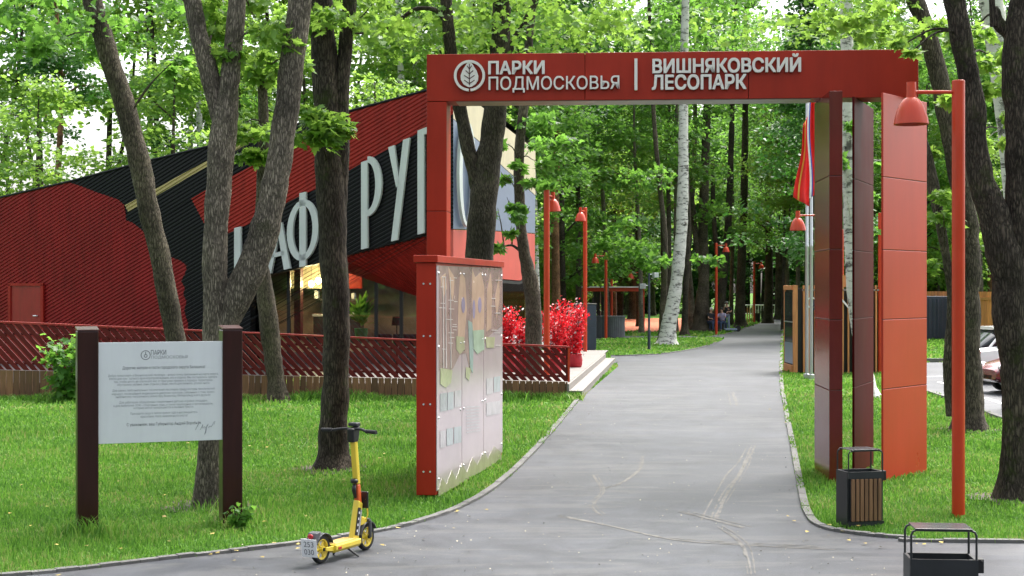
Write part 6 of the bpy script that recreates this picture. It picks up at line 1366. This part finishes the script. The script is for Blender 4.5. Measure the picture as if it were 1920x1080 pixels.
def ok_spot(x, d):
    px = 960 + x * F / d
    if inpoly(np.array([x]), np.array([d]), path_poly)[0] and d < 130: return False
    c = 8.5 + (d - 60) * .155                               # line of the far path
    if 50 < d < 150 and abs(x - c) < (3.0 if d < 98 else 6.5): return False
    if x > 6 and 20 < d < 48: return False
    if x > 13 and 45 < d < 80: return False
    if x < 4.5 and d < 57: return False
    return True
# trunks that can be told apart
for kind, px, d, s, v, lab in [
    ('pine', 1044, 74, 1.0, 0, "tall reddish pine stem rising above the red blossom shrubs"), ('pine', 108, 60, .85, 1, "red-brown pine stem above the cafe roof at the frame edge"),
    ('birch', 756, 62, 1.15, 1, "white birch rising above the red cafe roof near the arch"), ('birch', 772, 64, 1.1, 0, "second white birch stem crossing the other above the cafe roof"),
    ('birch', 372, 58, .95, 1, "thin white birch above the roof beside the forked maple"), ('birch', 352, 61, .95, 0, "greyish birch close to the thin white birch above the roof"),
    ('birch', 1008, 66, .9, 1, "pale thin stem behind the slender terrace maple"), ('maple', 1462, 118, 1.2, 3, "crooked dark trunk where the far path ends"), ('dark', 1520, 70, 1.0, 0, "dark cone-shaped tree behind the flagpoles"), ('maple', 1440, 106, 1.1, 3, "dark spreading tree overhanging the far path"),
    ('dark', 305, 64, .66, 1, "dark round tree just above the roof between pale stems")]:
    wood_tree(kind, px, d, s, v, label=lab)
for px in range(900, 1500, 17):
    dd = WQ.uniform(64, 118); p = px + WQ.uniform(-9, 9); x = (p - 960) * dd / F
    if ok_spot(x, dd): wood_tree('tall', p, dd, WQ.uniform(.9, 1.2))
for px in range(-20, 830, 105):
    wood_tree('tall', px + WQ.uniform(-18, 18), WQ.uniform(57, 78), WQ.uniform(1.35, 1.6), v=2)
for px in range(1500, 1930, 34):
    dd = WQ.uniform(80, 110); x = (px - 960) * dd / F
    if ok_spot(x, dd): wood_tree('tall', px, dd, WQ.uniform(.9, 1.2))
n = 0
for px in range(-40, 900, 62):                               # airy rows behind the café
    for d, k in ((56, 'bright'), (68, 'bright')):
        if WQ.random() < (.88 if 150 < px < 350 else .62): continue
        wood_tree(k, px + WQ.uniform(-25, 25), d + WQ.uniform(-3, 4), WQ.uniform(.75, 1.05))
for d, step, k1 in ((62, 75, 'sapling'), (68, 95, 'maple'), (78, 85, 'maple'), (90, 62, 'maple'), (100, 55, 'sapling'), (104, 62, 'maple'), (122, 46, 'dark'), (138, 42, 'maple'), (150, 30, 'sapling'), (158, 40, 'dark'), (176, 34, 'dark')):
    px = 880
    while px < 2060:
        p = px + WQ.uniform(-.4, .4) * step; dd = d + WQ.uniform(-4, 4); x = (p - 960) * dd / F; px += step
        if not ok_spot(x, dd) or (1180 < p < 1490 and dd < 112 and WQ.random() < .75): continue
        if k1 == 'sapling' and dd < 118 and not (p > 1600 or (p < 1080 and dd > 80)): continue
        if k1 == 'maple' and dd < 113 and 1060 < p < 1500 and not (dd > 96 and p < 1290): continue
        k = k1
        if k1 == 'maple': k = WQ.choices(['maple', 'bright', 'dark', 'birch', 'pine'], [6, 2, 2, .8, .8])[0]
        if k1 == 'dark': k = WQ.choices(['dark', 'maple', 'bright'], [3, 3, 1])[0]
        wood_tree(k, p, dd, WQ.uniform(.85, 1.25) * (1.6 if d > 170 else 1.25 if d > 120 else 1))

# unseen leaf mass added behind the viewer to darken front light and reflections
def added_rear_woods():
    vs = []; n0 = 0; rng = np.random.default_rng(3); C = []; Rr = []; K = []
    for i in range(34):
        a = -pi * (i + .5) / 34; d = rng.uniform(24, 34); cx, cy = d * cos(a) * 1.15, d * sin(a) - 2
        h = rng.uniform(11, 17)
        for j in range(46): z = rng.uniform(.8, h); q = 4.2 * sqrt(rng.uniform(.1, 1)); b = rng.uniform(0, 2 * pi); C.append((cx + q * cos(b), cy + q * sin(b), z)); Rr.append(1.3); K.append(22)
    cc, nn, tt = sprays(C, Rr, K, rng); props(link("woods", leaf_mesh("woods", cc, nn, tt, np.full(len(cc), .75), LEAF, M['leafC'])), "unseen green woods added behind the viewer for reflections", kind="stuff")
added_rear_woods()
